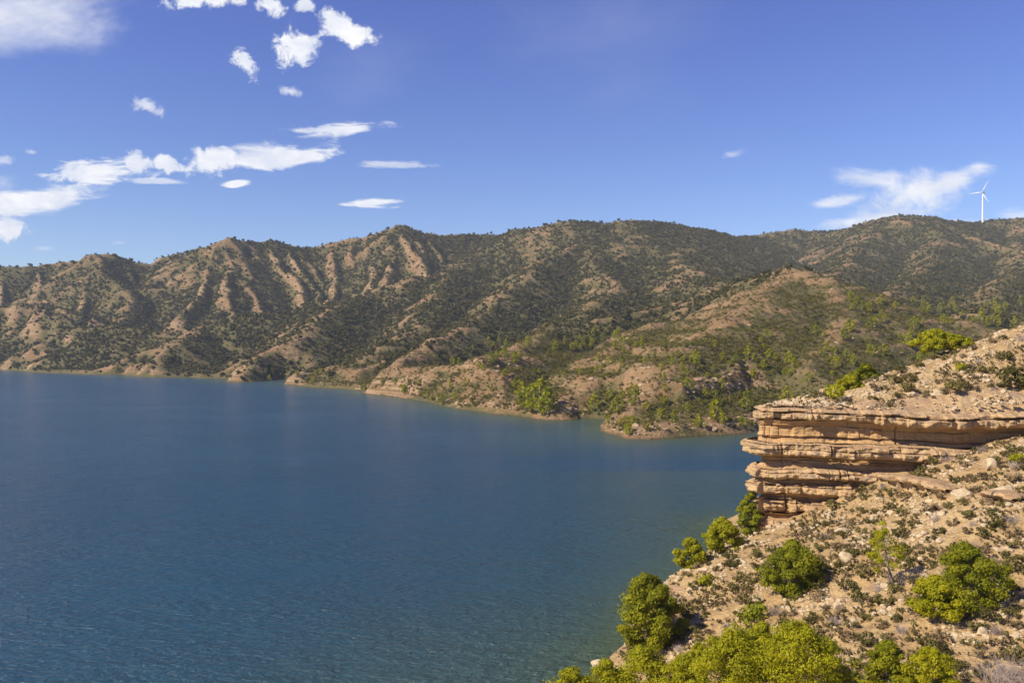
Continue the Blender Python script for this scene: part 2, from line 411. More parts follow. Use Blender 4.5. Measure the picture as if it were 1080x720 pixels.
def build_far_field():
    xs = GX0 + np.arange(GNX) * GS; ys = GY0 + np.arange(GNY) * GS
    X, Y = np.meshgrid(xs, ys)
    X = X.astype(np.float32); Y = Y.astype(np.float32)
    far = sstep(260, 700, Y)
    wx = X + far * (15 * fbm(X / 170, Y / 170, 3, 11)) + 6 * fbm(X / 45, Y / 45, 2, 12)
    wy = Y + far * (15 * fbm(X / 170, Y / 170, 3, 13)) + 6 * fbm(X / 45, Y / 45, 2, 14)
    H = np.full(X.shape, -60.0, np.float32)
    for (x0, y0, h0, x1, y1, h1, k, r) in SEGS:
        reach = max(h0, h1) / k + 60
        i0 = max(0, int((min(x0, x1) - reach - GX0) / GS)); i1 = min(GNX, int((max(x0, x1) + reach - GX0) / GS) + 1)
        j0 = max(0, int((min(y0, y1) - reach - GY0) / GS)); j1 = min(GNY, int((max(y0, y1) + reach - GY0) / GS) + 1)
        if i1 <= i0 or j1 <= j0: continue
        sx = wx[j0:j1, i0:i1]; sy = wy[j0:j1, i0:i1]
        dx, dy = x1 - x0, y1 - y0
        t = np.clip(((sx - x0) * dx + (sy - y0) * dy) / (dx * dx + dy * dy + 1e-6), 0, 1)
        d = np.hypot(sx - x0 - t * dx, sy - y0 - t * dy)
        h = h0 + (h1 - h0) * t - k * (np.sqrt(d * d + r * r) - r)
        np.maximum(H[j0:j1, i0:i1], h, out=H[j0:j1, i0:i1])
    dist, side, _ = seg_dist(X + 5 * fbm(X / 30, Y / 30, 2, 21), Y + 5 * fbm(X / 30, Y / 30, 2, 22), SHORE)
    ds = np.where(land_mask(X + 5 * fbm(X / 30, Y / 30, 2, 21), Y + 5 * fbm(X / 30, Y / 30, 2, 22)), dist, -dist)
    # rolling floor between the ridges
    floor = 3.0 + np.clip(ds, 0, None) * 0.075 + 10 * fbm(X / 90, Y / 90, 3, 5) * sstep(20, 150, ds)
    H = np.maximum(H, floor)
    # gullied detail
    H = H + sstep(30, 250, ds) * (3.2 * ridged(X / 70, Y / 70, 4, 31) + 5 * fbm(X / 130, Y / 130, 3, 33) - 1.5)
    H = H + sstep(5, 60, ds) * 1.6 * fbm(X / 18, Y / 18, 3, 35)
    # rock strata: the hills step at certain levels
    st = np.where(Y < 900, 7.5, 11.0)
    ph = H / st + 0.35 * fbm(X / 220, Y / 220, 2, 41)
    fr = ph - np.floor(ph)
    stp = (sstep(0.15, 0.55, fr) - fr) * st
    amt = np.clip(0.45 + 0.9 * fbm(X / 110, Y / 110, 2, 43), 0, 0.85) * (1 - sstep(500, 900, Y) * 0.85) * sstep(3, 30, ds)
    H = H + stp * amt
    # a rock band breaks off on the lakeward side of the point
    band = [(58, 316), (66, 321), (74, 331), (84, 345), (95, 362), (108, 386)]
    bd, bs, bt = seg_dist(X, Y, band)
    infront = np.where(bs, -bd, bd)
    along = sstep(0, 10, bt) * (1 - sstep(70, 84, bt))
    up_ = (1 - sstep(14, 34, np.abs(infront))) * along
    H = np.where(infront < 0, np.maximum(H, H * (1 - up_) + (14.6 + 0.02 * bt) * up_), H)
    H = np.where(infront >= 0, np.minimum(H, H * (1 - up_) + (8.2 - 0.18 * infront) * up_), H)
    # bank: steep at the water line
    bank_k = 0.62 + 0.5 * fbm(X / 60, Y / 60, 2, 51)
    dp = np.clip(ds, 0, None)
    bl = sstep(-0.08, 0.22, fbm(X / 48, Y / 48, 2, 55))
    bank = (1.2 + 4.6 * bl) * sstep(0, 3.6, dp) + bank_k * dp * 1.05 + 2.2 * fbm(X / 14, Y / 14, 3, 53) * sstep(0, 5, dp)
    bank = np.where((infront < 0) & (up_ > 0.5), np.maximum(bank, 16), bank)
    Z = np.minimum(H, bank)
    Z = np.where(ds > 0, np.maximum(Z, 0.15 + 0.02 * dp), np.maximum(-0.22 * dist, -14) - 0.05)
    return X, Y, Z.astype(np.float32), ds.astype(np.float32)


FX, FY, FZ, FDS = build_far_field()


def bil(A, x, y):
    u = np.clip((np.asarray(x) - GX0) / GS, 0, GNX - 1.001); v = np.clip((np.asarray(y) - GY0) / GS, 0, GNY - 1.001)
    i = u.astype(int); j = v.astype(int); a = u - i; b = v - j
    return (A[j, i] * (1 - a) + A[j, i + 1] * a) * (1 - b) + (A[j + 1, i] * (1 - a) + A[j + 1, i + 1] * a) * b


def far_z(x, y):
    z = bil(FZ, x, y); ds = bil(FDS, x, y)
    a = sstep(0.4, 6, ds)
    y_ = np.asarray(y)
    z = z + sstep(450, 900, y_) * sstep(5, 60, ds) * (3.0 * ridged(np.asarray(x) / 34, y_ / 34, 4, 65) - 0.8)
    z = z + (1 - sstep(500, 800, y_)) * sstep(4, 25, ds) * (2.6 * ridged(np.asarray(x) / 19, y_ / 19, 4, 67) - 0.7)
    return z + a * (0.55 * fbm(np.asarray(x) / 6.5, np.asarray(y) / 6.5, 3, 61) + 0.35 * ridged(np.asarray(x) / 3.1, np.asarray(y) / 3.1, 2, 63) - 0.1)


# ------------------------------------------------------------------ near hillside: front slope below the cliff, hill top above it
CLIFF = [(56, 152), (43.0, 127), (34.2, 113), (29.6, 106.8), (30.0, 104.4), (33, 103.5), (40, 102.2), (48, 101.2), (56, 100.3), (64, 99.8), (74, 99.0), (88, 98.0), (110, 97)]


def tps_fit(pts):
    p = np.array(pts, float); n = len(p)
    d = np.hypot(p[:, None, 0] - p[None, :, 0], p[:, None, 1] - p[None, :, 1])
    K = np.where(d > 0, d * d * np.log(d + 1e-9), 0) + np.eye(n) * 3.0
    A = np.zeros((n + 3, n + 3)); A[:n, :n] = K; A[:n, n] = 1; A[:n, n + 1:] = p[:, :2]; A[n, :n] = 1; A[n + 1:, :n] = p[:, :2].T
    s = np.linalg.solve(A, np.concatenate([p[:, 2], [0, 0, 0]]))
    return p, s


def tps(fit, x, y):
    p, s = fit
    out = s[-3] + s[-2] * x + s[-1] * y
    for (a, b, _), w in zip(p, s[:-3]):
        d2 = (x - a) ** 2 + (y - b) ** 2
        out = out + w * 0.5 * d2 * np.log(d2 + 1e-9)
    return out


FRONT = tps_fit([P(640, 697, 81), P(660, 722, 76), P(625, 712, 80), P(715, 607, 97), P(745, 590, 99), P(790, 572, 102), P(850, 560, 98), P(930, 540, 94), P(1080, 500, 84), P(1080, 600, 69), P(1080, 720, 56),
                 P(900, 720, 58), P(900, 640, 72), P(760, 660, 80), P(760, 720, 69), P(700, 720, 74), P(720, 660, 83), P(850, 600, 84),
                 (34, 101.8, 9.0), (43, 100.6, 13.0), (51, 99.6, 16.3), (58, 99.0, 18.6), (66, 98, 21.0), (76, 96, 21.9), (90, 95, 22.6), (110, 90, 22.5), (80, 75, 16.5), (100, 65, 16), (75, 50, 12),
                 (20, 45, 4.5), (45, 42, 7), (0, 50, -2.5), (3, 64, -1.2), (-15, 70, -5), (-10, 95, -8), (8, 92, -2.6), (12, 102, -3), (18, 112, -3), (24, 118, -1.0), (29, 140, -2), (20, 140, -6), (0, 120, -10), (60, 112, 17), (40, 115, 8), (12.5, 86, 0.4)])
TOP = tps_fit([(30, 105, 22.1), (40, 103, 22.2), (52, 102, 22.0), (64, 101, 22.0), P(1080, 437, 99), (75, 100, 22.6), (90, 99, 23.4), (112, 98, 25),
               P(850, 424, 110), P(890, 416, 112), P(925, 405, 114), P(960, 393, 116), P(1000, 379, 118), P(1040, 362, 120), P(1080, 347, 122), P(1150, 326, 124), P(1300, 306, 126),
               P(1080, 394, 108), P(1000, 408, 107), P(930, 424, 106), P(1180, 395, 104),
               (36, 122, 20.6), (42, 140, 13), (60, 145, 19), (80, 150, 21), (110, 150, 24), (45, 175, -2), (70, 190, 0), (100, 195, 2), (140, 195, 2)])


def near_z(x, y, want=False):
    x = np.asarray(x, np.float64); y = np.asarray(y, np.float64)
    f = tps(FRONT, x, y); t = tps(TOP, x, y)
    rad = np.hypot(x, y)
    own = 27.6 - 0.47 * rad
    f = np.maximum(f, np.minimum(own, 40))
    t = np.minimum(t, 53 - 0.1 * y)
    dist, side, s = seg_dist(x, y, CLIFF)
    ins = np.where(side, dist, -dist)
    back = sstep(142, 165, y)
    lee = -6 + 0.0 * x
    f = np.where(y > 142, f * (1 - back) + np.minimum(f, lee) * back, f)
    w = sstep(4.2, 5.0, ins)
    ac = x * .86 - y * .5 + 1.2 * perlin(x / 6, y / 6, 83); al = x * .5 + y * .86
    f = f + sstep(0, 4, f) * (0.55 * ridged(ac / 6.5, al / 26, 3, 85) - 0.2)
    tn = t + 0.45 * fbm(x / 7, y / 7, 4, 71) + 0.35 * ridged(x / 3.3, y / 3.3, 3, 73) + 0.08 * fbm(x / .9, y / .9, 2, 75)
    fn = f + sstep(-1, 4, f) * (0.5 * fbm(x / 8, y / 8, 4, 77) + 0.42 * ridged(x / 4.5, y / 4.5, 3, 79) - 0.1 + 0.09 * fbm(x / .8, y / .8, 3, 81))
    z = np.where(w > 0, np.maximum(fn * (1 - w) + tn * w, fn * (1 - w) + np.maximum(fn, tn) * w), fn)
    if want: return z, ins, s, t
    return z


def ray_far(px, py, d0=235.0, d1=2050.0):
    """where the line of sight through a pixel meets the far hills"""
    d = np.concatenate([np.arange(d0, 900, 1.5), np.arange(900, d1, 4.0)])
    x = (px - CX) / F * d; z = CAM_Z + (CY - py) / F * d
    g = far_z(x, d)
    h = np.nonzero(g >= z)[0]
    if len(h) == 0: return None
    i = h[0]
    return float(x[i]), float(d[i]), float(g[i])


def ray_near(px, py, d0=40.0, d1=150.0):
    d = np.arange(d0, d1, 0.2)
    x = (px - CX) / F * d; z = CAM_Z + (CY - py) / F * d
    g = np.maximum(near_z(x, d), 0)
    h = np.nonzero(g >= z)[0]
    if len(h) == 0: return None
    i = h[0]
    return float(x[i]), float(d[i]), float(g[i])


# ------------------------------------------------------------------ materials of the setting
def mat_hills():
    m, k, b = material('hillside')
    pos = k.n('ShaderNodeNewGeometry').outputs['Position']
    rock, veg = k.attr('rock'), k.attr('veg')
    n1 = k.noise(pos, 0.02, 5, 0.6); n2 = k.noise(pos, 0.12, 5, 0.65); n3 = k.noise(pos, 0.7, 4, 0.6)
    soil = k.mixc(k.map(n1, 0.35, 0.65), C(0.175, 0.102, 0.046), C(0.245, 0.155, 0.076))
    soil = k.mixc(k.map(n3, 0.5, 0.75), soil, C(0.34, 0.245, 0.15))
    scrub = k.mixc(k.map(n2, 0.3, 0.7), C(0.070, 0.068, 0.022), C(0.125, 0.104, 0.040))
    scrub = k.mixc(k.map(n3, 0.5, 0.8), scrub, C(0.15, 0.115, 0.06))
    # strata: thin level bands of paler stone
    band = k.noise(k.vscale(pos, (0.012, 0.012, 0.55)), 1.0, 5, 0.6)
    stone = k.mixc(k.map(band, 0.4, 0.6), C(0.18, 0.112, 0.056), C(0.315, 0.215, 0.118))
    g = k.math('ADD', veg, k.math('MULTIPLY_ADD', n2, 1.7, k.math('MULTIPLY_ADD', n3, 1.3, -1.2)))
    col = k.mixc(k.map(g, 0.32, 0.62), soil, scrub)
    rk = k.math('ADD', rock, k.math('MULTIPLY_ADD', n3, 1.0, k.math('MULTIPLY_ADD', n2, 0.8, -0.9)))
    col = k.mixc(k.map(rk, 0.42, 0.66), col, stone)
    zz = k.n('ShaderNodeSeparateXYZ'); k.l(pos, zz.inputs[0])
    wet = k.map(k.math('MULTIPLY_ADD', n3, 0.5, zz.outputs[2]), 0.45, 0.85, 0.75, 0.0)
    col = k.mixc(wet, col, C(0.085, 0.060, 0.036))
    k.l(col, b.inputs['Base Color'])
    b.inputs['Roughness'].default_value = 0.95
    b.inputs['Specular IOR Level'].default_value = 0.15
    hgt = k.math('ADD', k.math('MULTIPLY_ADD', k.noise(pos, 0.06, 6, 0.7), 2.2, k.noise(pos, 0.35, 5, 0.65)), k.math('MULTIPLY', band, 0.6))
    k.l(k.bump(hgt, 0.7, 1.6), b.inputs['Normal'])
    return m


def mat_slope():
    m, k, b = material('sandy_slope')
    pos = k.n('ShaderNodeNewGeometry').outputs['Position']
    n1 = k.noise(pos, 0.11, 5, 0.6); n2 = k.noise(pos, 0.8, 5, 0.65); n3 = k.noise(pos, 5.0, 4, 0.65)
    col = k.mixc(k.map(n1, 0.35, 0.65), C(0.36, 0.234, 0.100), C(0.45, 0.318, 0.155))
    col = k.mixc(k.map(n2, 0.5, 0.72), col, C(0.26, 0.155, 0.068))
    col = k.mixc(k.map(n3, 0.55, 0.75), col, C(0.52, 0.39, 0.23))
    litter = k.noise(pos, 0.42, 7, 0.75)
    col = k.mixc(k.map(litter, 0.5, 0.64, 0, 0.8), col, C(0.21, 0.135, 0.065))
    v = k.n('ShaderNodeTexVoronoi', feature='F1'); k.l(pos, v.inputs['Vector']); v.inputs['Scale'].default_value = 2.6
    peb = k.map(v.outputs['Distance'], 0.0, 0.55, 1.0, 0.0)
    k.l(col, b.inputs['Base Color'])
    b.inputs['Roughness'].default_value = 0.95; b.inputs['Specular IOR Level'].default_value = 0.15
    h = k.math('ADD', k.math('MULTIPLY', peb, 0.35), k.math('MULTIPLY_ADD', n3, 0.35, k.math('MULTIPLY', n2, 0.8)))
    k.l(k.bump(h, 0.9, 0.35), b.inputs['Normal'])
    return m


def mat_cliff():
    m, k, b = material('layered_sandstone')
    pos = k.n('ShaderNodeNewGeometry').outputs['Position']
    lay = k.noise(k.vscale(pos, (0.05, 0.05, 1.5)), 1.0, 5, 0.62, dist=0.25)
    fine = k.noise(k.vscale(pos, (0.35, 0.35, 6.0)), 1.0, 5, 0.65)
    blot = k.noise(pos, 0.45, 5, 0.65); grit = k.noise(pos, 4.0, 5, 0.7)
    hard = k.attr('hard')
    col = k.mixc(k.map(lay, 0.35, 0.65), C(0.47, 0.276, 0.110), C(0.57, 0.365, 0.170))
    col = k.mixc(k.map(fine, 0.5, 0.75, 0, 0.6), col, C(0.34, 0.165, 0.07))
    col = k.mixc(k.math('MULTIPLY', hard, 0.75), col, k.mixc(k.map(blot, 0.35, 0.65), C(0.44, 0.302, 0.152), C(0.55, 0.400, 0.222)))
    # grey weather crust and lichen on the hard ledges
    crust = k.math('MULTIPLY', k.map(k.noise(pos, 0.9, 6, 0.7), 0.52, 0.64), k.map(hard, 0.3, 0.8))
    col = k.mixc(k.math('MULTIPLY', crust, 0.7), col, C(0.20, 0.175, 0.15))
    col = k.mixc(k.map(grit, 0.58, 0.72, 0, 0.5), col, C(0.25, 0.15, 0.08))
    k.l(col, b.inputs['Base Color'])
    streak = k.noise(k.vscale(pos, (0.9, 0.9, 0.10)), 1.0, 5, 0.65)
    col = k.mixc(k.map(streak, 0.54, 0.72, 0, 0.5), col, C(0.26, 0.13, 0.055))
    nz = k.n('ShaderNodeSeparateXYZ'); k.l(k.n('ShaderNodeNewGeometry').outputs['True Normal'], nz.inputs[0])
    sand = k.math('MULTIPLY', k.map(nz.outputs[2], 0.72, 0.9), k.map(k.noise(pos, 0.7, 5, 0.7), 0.38, 0.55))
    col = k.mixc(sand, col, k.mixc(k.map(grit, 0.4, 0.65), C(0.30, 0.185, 0.095), C(0.42, 0.285, 0.165)))
    k.l(col, b.inputs['Base Color'])
    b.inputs['Roughness'].default_value = 0.92; b.inputs['Specular IOR Level'].default_value = 0.2
    h = k.math('ADD', k.math('MULTIPLY', fine, 0.8), k.math('MULTIPLY_ADD', grit, 0.45, blot))
    k.l(k.bump(h, 0.85, 0.3), b.inputs['Normal'])
    return m


def mat_water():
    m, k, b = material('lake_water')
    pos = k.n('ShaderNodeNewGeometry').outputs['Position']
    sh = k.attr('shallow')
    deep = C(0.007, 0.054, 0.102)
    big = k.noise(k.vscale(pos, (0.012, 0.010, 1)), 1.0, 4, 0.6)
    col = k.mixc(k.map(big, 0.3, 0.7), deep, C(0.008, 0.063, 0.114))
    col = k.mixc(sh, col, C(0.075, 0.105, 0.035))
    k.l(col, b.inputs['Base Color'])
    b.inputs['Roughness'].default_value = 0.2
    b.inputs['IOR'].default_value = 1.333
    w1 = k.noise(k.vscale(pos, (0.8, 1.5, 1), rot=(0, 0, R(18))), 1.0, 4, 0.6, dist=0.6)
    w2 = k.noise(k.vscale(pos, (0.16, 0.34, 1), rot=(0, 0, R(12))), 1.0, 3, 0.55, dist=0.4)
    w3 = k.noise(k.vscale(pos, (3.0, 5.0, 1), rot=(0, 0, R(25))), 1.0, 3, 0.6)
    gust = k.map(k.noise(k.vscale(pos, (0.014, 0.02, 1)), 1.0, 4, 0.6), 0.35, 0.65, 0.7, 1.3)
    h = k.math('MULTIPLY', gust, k.math('ADD', k.math('MULTIPLY', w1, 0.58), k.math('MULTIPLY_ADD', w2, 0.8, k.math('MULTIPLY', w3, 0.14))))
    k.l(k.bump(h, 1.0, 1.0), b.inputs['Normal'])
    return m


M_HILL, M_SLOPE, M_CLIFF, M_WATER = mat_hills(), mat_slope(), mat_cliff(), mat_water()


# ------------------------------------------------------------------ far hills mesh: finest where it stands nearest
def far_fields(X, Y, Z):
    """share of bare rock and of scrub cover at each place: rock on the crests, scrub in the hollows and on the shady side"""
    e = 14.0
    zc = bil(FZ, X, Y)
    lap = (bil(FZ, X + e, Y) + bil(FZ, X - e, Y) + bil(FZ, X, Y + e) + bil(FZ, X, Y - e)) / 4 - zc
    gx = (bil(FZ, X + 5, Y) - bil(FZ, X - 5, Y)) / 10; gy = (bil(FZ, X, Y + 5) - bil(FZ, X, Y - 5)) / 10
    slope = np.hypot(gx, gy)
    ds = bil(FDS, X, Y)
    nz = fbm(X / 60, Y / 60, 4, 91)
    rock = np.clip(-lap * 0.16, 0, 1) * 0.62 + sstep(0.75, 1.3, slope) * 0.6 + 0.35 * nz
    fr = zc / 7.5 + 0.35 * fbm(X / 220, Y / 220, 2, 41); fr = fr - np.floor(fr)
    rock += (np.exp(-((fr - 0.36) / 0.11) ** 2) * np.clip(0.25 + 1.3 * fbm(X / 50, Y / 50, 3, 99), 0, 1) + 0.3 * sstep(0.55, 0.95, slope)) * 0.75 * (1 - sstep(620, 900, Y))
    rock += (1 - sstep(3, 11, ds)) * (0.18 + 0.7 * fbm(X / 25, Y / 25, 2, 97))
    rock = rock - 0.12 + 0.10 * (Y < 700)
    rock = rock - 0.13 * sstep(700, 1000, Y) + 0.18 * fbm(X / 16, Y / 16, 3, 93)
    veg = 0.56 + np.clip(lap * 0.17, -0.42, 0.6) - 0.50 * np.clip(gx, -0.8, 0.8) + 0.75 * fbm(X / 110, Y / 110, 4, 95)
    veg = veg + 0.12 * sstep(700, 1100, Y) - 0.16 * (1 - sstep(420, 760, Y))
    return np.clip(rock, 0, 1), np.clip(veg, 0, 1.2), slope, lap


def build_hills():
    na, nr = 1250, 900
    az = np.linspace(R(-46), R(50), na)
    u = np.linspace(0, 1, nr)
    rad = 240 * (2000 / 240) ** (u ** 1.0)
    A, D = np.meshgrid(az, rad)
    Y = D; X = D * np.tan(A)
    Z = far_z(X, Y)
    Z = np.where(Z < 0, Z - 0.6, Z)
    rock, veg, _, _ = far_fields(X, Y, Z)
    inside = (X > GX0 + 10) & (X < GX0 + GNX * GS - 15)
    keep = (Z > -9) & inside
    me = grid_mesh('hills', X, Y, Z, M_HILL, {'rock': rock, 'veg': veg}, keep=keep)
    tag(link('hills', me), 'brown scrubby hills and ridges rising beyond the lake', kind='structure')


build_hills()


def build_slope():
    na, nr = 1150, 900
    az = np.linspace(R(-10), R(52), na)
    u = np.linspace(0, 1, nr)
    d = np.concatenate([np.linspace(4, 48, 60)[:-1], np.linspace(48, 128, 700)[:-1], np.linspace(128, 200, 140)])
    A, D = np.meshgrid(az, d)
    Y = D; X = D * np.tan(A)
    Z = near_z(X, Y)
    keep = (Z > -4)
    me = grid_mesh('ground', X, Y, Z, M_SLOPE, keep=keep)
    tag(link('ground', me), 'pale sandy hillside strewn with stones above the lake', kind='structure')
    # lake bed and the bank below the view, left of the slope
    az = np.linspace(R(-80), R(-9.9), 90); d = np.linspace(4, 110, 90)
    A, D = np.meshgrid(az, d)
    Y = D * np.cos(A); X = D * np.sin(A)
    Z = np.maximum(27.6 - 0.47 * np.hypot(X, Y), -6) + 0.3 * fbm(X / 5, Y / 5, 3, 5)
    tag(link('bank', grid_mesh('bank', X, Y, Z, M_SLOPE)), 'steep sandy bank below the viewpoint', kind='structure')


build_slope()


def build_water():
    az = np.linspace(R(-62), R(62), 420)
    d = np.concatenate([np.linspace(30, 140, 220)[:-1], 140 * (2600 / 140) ** np.linspace(0, 1, 330)])
    A, D = np.meshgrid(az, d)
    Y = D; X = D * np.tan(A)
    zn = np.where(Y < 205, near_z(X, np.minimum(Y, 205)), -20)
    zn = np.where(np.abs(A) > R(55), -20, zn)
    ff = np.where(Y > 228, -bil(FDS, X, np.maximum(Y, 228)) , 99)
    depth = -zn
    depth = np.where(ff < 99, np.minimum(depth, np.maximum(ff, 0) * 0.28), depth)
    nz = 0.6 * fbm(X / 9, Y / 9, 4, 7)
    sh = np.exp(-np.clip(depth + nz, 0, 50) / 5.5) * 0.85
    me = grid_mesh('water', X, Y, np.zeros_like(X), M_WATER, {'shallow': sh})
    tag(link('water', me), 'wide blue lake with small wind ripples', kind='structure')


build_water()


# ------------------------------------------------------------------ the layered cliff: hard ledges over undercut soft beds
def path_frame(pts, n):
    """n places along a rounded path: position, outward normal, distance along it"""
    p = np.array(pts, float)
    # round the corners
    for _ in range(3):
        q = [p[0]]
        for a, b in zip(p[:-1], p[1:]):
            q += [a * 0.75 + b * 0.25, a * 0.25 + b * 0.75]
        q.append(p[-1]); p = np.array(q)
    L = np.concatenate([[0], np.cumsum(np.hypot(*np.diff(p, axis=0).T))])
    s = np.linspace(0, L[-1], n)
    x = np.interp(s, L, p[:, 0]); y = np.interp(s, L, p[:, 1])
    tx = np.gradient(x); ty = np.gradient(y); l = np.hypot(tx, ty)
    return x, y, ty / l, -tx / l, s


def build_cliff():
    n = 1000
    x, y, nx, ny, s = path_frame(CLIFF, n)
    corner = s[np.argmin(np.hypot(x - 29.5, y - 105))]
    right = np.clip((s - corner) / 35.0, 0, 1)             # 0 at the corner, 1 where the face runs into the hill
    # beds from the top down: height of the top, overhang at top and at bottom, hardness, how much deeper it cuts to the right
    beds = [('caprock', 22.35, 0.10, -0.10, 1.0, 0.2), ('recess', 20.75, -1.5, -1.1, 0.1, 1.5), ('ledge', 18.35, 0.75, 0.85, 1.0, 0.6),
            ('recess', 16.55, -1.5, -0.9, 0.0, 1.3), ('ledge', 15.0, 0.15, 0.2, 0.85, 0.9), ('recess', 13.75, -1.15, -1.0, 0.05, 1.0), ('ledge', 13.3, -0.05, 0.1, 0.7, 0.9), ('recess', 11.75, -1.5, -1.3, 0.05, 0.8),
            ('ledge', 11.3, -0.45, -0.5, 0.55, 0.8), ('recess', 9.5, -1.6, -1.2, 0.1, 0.6), ('ledge', 8.5, -0.35, -0.45, 0.7, 0.6), ('recess', 7.55, -1.1, -0.3, 0.1, 0.5)]
    bot = 3.0
    root = bpy.data.objects.new('rock_cliff', None); COL.objects.link(root); root.location = (40, 104, 12)
    tag(root, 'layered ochre sandstone cliff with undercut ledges standing over the water', 'cliff')
    S = s[None, :]
    for i, (nm, zt, o0, o1, hard, deep) in enumerate(beds):
        zb = beds[i + 1][1] if i + 1 < len(beds) else bot
        rows = max(12, int((zt - zb) / 0.085))
        v = np.linspace(0, 1, rows)[:, None]
        # bed boundaries wander a little along the face; neighbours share them
        def wander(z, j):
            w = 0.55 * perlin(s / 9.0, np.full(n, j * 3.7), 101) + 0.22 * perlin(s / 2.3, np.full(n, j * 3.7), 102)
            return z + w - 0.02 * np.clip(s - corner, 0, 60) * (1 if j < 4 else 0.3)
        ZT = wander(zt, i); ZB = wander(zb, i + 1)
        Z = ZT[None, :] + (ZB - ZT)[None, :] * v
        # rounded nose for hard beds, hollow for soft ones
        prof = (o0 + (o1 - o0) * v)
        nose = (1 - np.abs(2 * v - 1) ** 5)
        soft_curve = np.sin(v * math.pi) ** 0.6
        if hard > 0.4:
            off = prof * nose + (prof - 0.9) * (1 - nose)
        else:
            off = prof + 0.55 * (1 - soft_curve) + 0.1
        off = off * (1 + 0 * S) - deep * right[None, :] * (1.0 if hard < 0.4 else 0.25)
        # joints: blocks of the ledge stand in and out
        cellw = (5.5, 1, 2.9, 1, 4.1, 1, 6.0, 1, 5.0, 1, 3.3, 1)[i] if hard > 0.4 else 7.0
        cw = s / cellw + 2.2 * perlin(s / 9.0, np.full(n, i * 1.9), 105) + 0.5 * perlin(s / 2.0, np.full(n, i * 2.9), 104)
        cid = np.floor(cw); fr = cw - cid
        step = (_h(cid, np.full(n, i), 9) - 0.5) * (0.9 if hard > 0.4 else 0.3)
        crack = np.exp(-((fr - 0.02) / 0.03) ** 2) * (0.4 if hard > 0.4 else 0.1) * (_h(cid, np.full(n, i), 19) > 0.45)
        big = 1.0 * perlin(s / 11.0, np.full(n, 3.3), 106) + 0.6 * perlin(s / 4.5, np.full(n, 1.3 + i * .35), 107)
        off = off + (step - crack + big * 0.75)[None, :]
        off = off + (0.5 if hard > .4 else 0.22) * fbm(S / 1.5 + 0 * v, Z / 0.9, 5, 111 + i) + (0.10 if hard < .4 else 0.05) * perlin(S / 6 + 0 * v, Z / 0.16, 131 + i)
        # each bed is itself a stack of thin slabs broken into blocks
        ks = (4, 4, 3, 4, 2, 2, 2, 2, 3, 3, 2, 2)[i]
        rb = np.random.RandomState(60 + i)  # its own slabs for every bed
        cuts = np.sort(rb.uniform(0.12, 0.9, ks - 1)); sub = np.searchsorted(cuts, v[:, 0])
        blk = np.zeros_like(off)
        for j in range(ks):
            wj = rb.uniform(0.9, 2.8) * (1.0 if hard > 0.4 else 2.2)
            cj = s / wj + 1.3 * perlin(s / 4.0, np.full(n, i * 1.1 + j * 0.77), 151)
            fj = cj - np.floor(cj)
            h0 = _h(np.floor(cj), np.full(n, i * 9 + j), 23); h1 = _h(np.floor(cj) + 1, np.full(n, i * 9 + j), 23)
            e = sstep(0.86, 1.0, fj); val = (h0 * (1 - e) + h1 * e - 0.5) * (0.85 if hard > 0.4 else 0.35) + rb.uniform(-.28, .2) - 0.12 * np.exp(-((fj - 0.93) / 0.05) ** 2)
            blk[sub == j] = val[None, :]
        for c_ in cuts:
            blk = blk - (0.34 if hard > 0.4 else 0.2) * np.exp(-((v - c_ - 0.02 * perlin(s / 1.7, np.full(n, c_ * 9), 152)[None, :]) / 0.035) ** 2)
        jt = np.zeros(n); rj = np.random.RandomState(77)
        for sj in np.cumsum(rj.uniform(2.5, 8.0, 40)):
            span = rj.randint(0, 8); ln = rj.randint(1, 4)
            if span <= i < span + ln: jt += np.exp(-((s - sj - 0.1 * i) / rj.uniform(0.07, 0.16)) ** 2)
        off = off + blk - jt[None, :] * (0.7 if hard > 0.4 else 0.35)
        if i == len(beds) - 1:
            off = off + 1.3 * v ** 1.5
        X = x[None, :] + nx[None, :] * off; Y = y[None, :] + ny[None, :] * off
        H = np.full_like(X, hard)
        if i == 0:
            # flat top of the caprock, running back into the hill
            back = np.array([8.5, 8.0, 7.6, 7.1, 6.6, 6.1, 5.6, 5.2, 4.9, 4.5, 4.2, 3.8, 3.4, 3.0, 2.6, 2.2, 1.9, 1.5, 1.2, 0.9, 0.7, 0.5, 0.35, 0.2, 0.1])[:, None]
            fade = np.exp(-back / 0.9); mo = np.convolve(np.pad(off[0], 40, mode='edge'), np.ones(81) / 81, 'valid')
            oe = mo[None, :] * (1 - fade) + off[:1] * fade
            XT = x[None, :] + nx[None, :] * (oe - back); YT = y[None, :] + ny[None, :] * (oe - back)
            zt_t = tps(TOP, XT, YT) + 0.22 * fbm(XT / 2.2, YT / 2.2, 4, 141)
            w = sstep(0.0, 3.0, back)
            ZT2 = (Z[:1] + 0.05 + 0.12 * fbm(XT / 1.3, YT / 1.3, 3, 143)) * (1 - w) + (zt_t + 0.25 - 0.9 * sstep(4.0, 8.5, back)) * w
            X = np.concatenate([XT, X]); Y = np.concatenate([YT, Y]); Z = np.concatenate([ZT2, Z]); H = np.full_like(X, hard)
        me = grid_mesh(nm, X, Y, Z, M_CLIFF, {'hard': H}, smooth=False)
        o = link('caprock' if i == 0 else 'ledge' if hard > 0.4 else 'recess', me, root, (-40, -104, -12))


build_cliff()


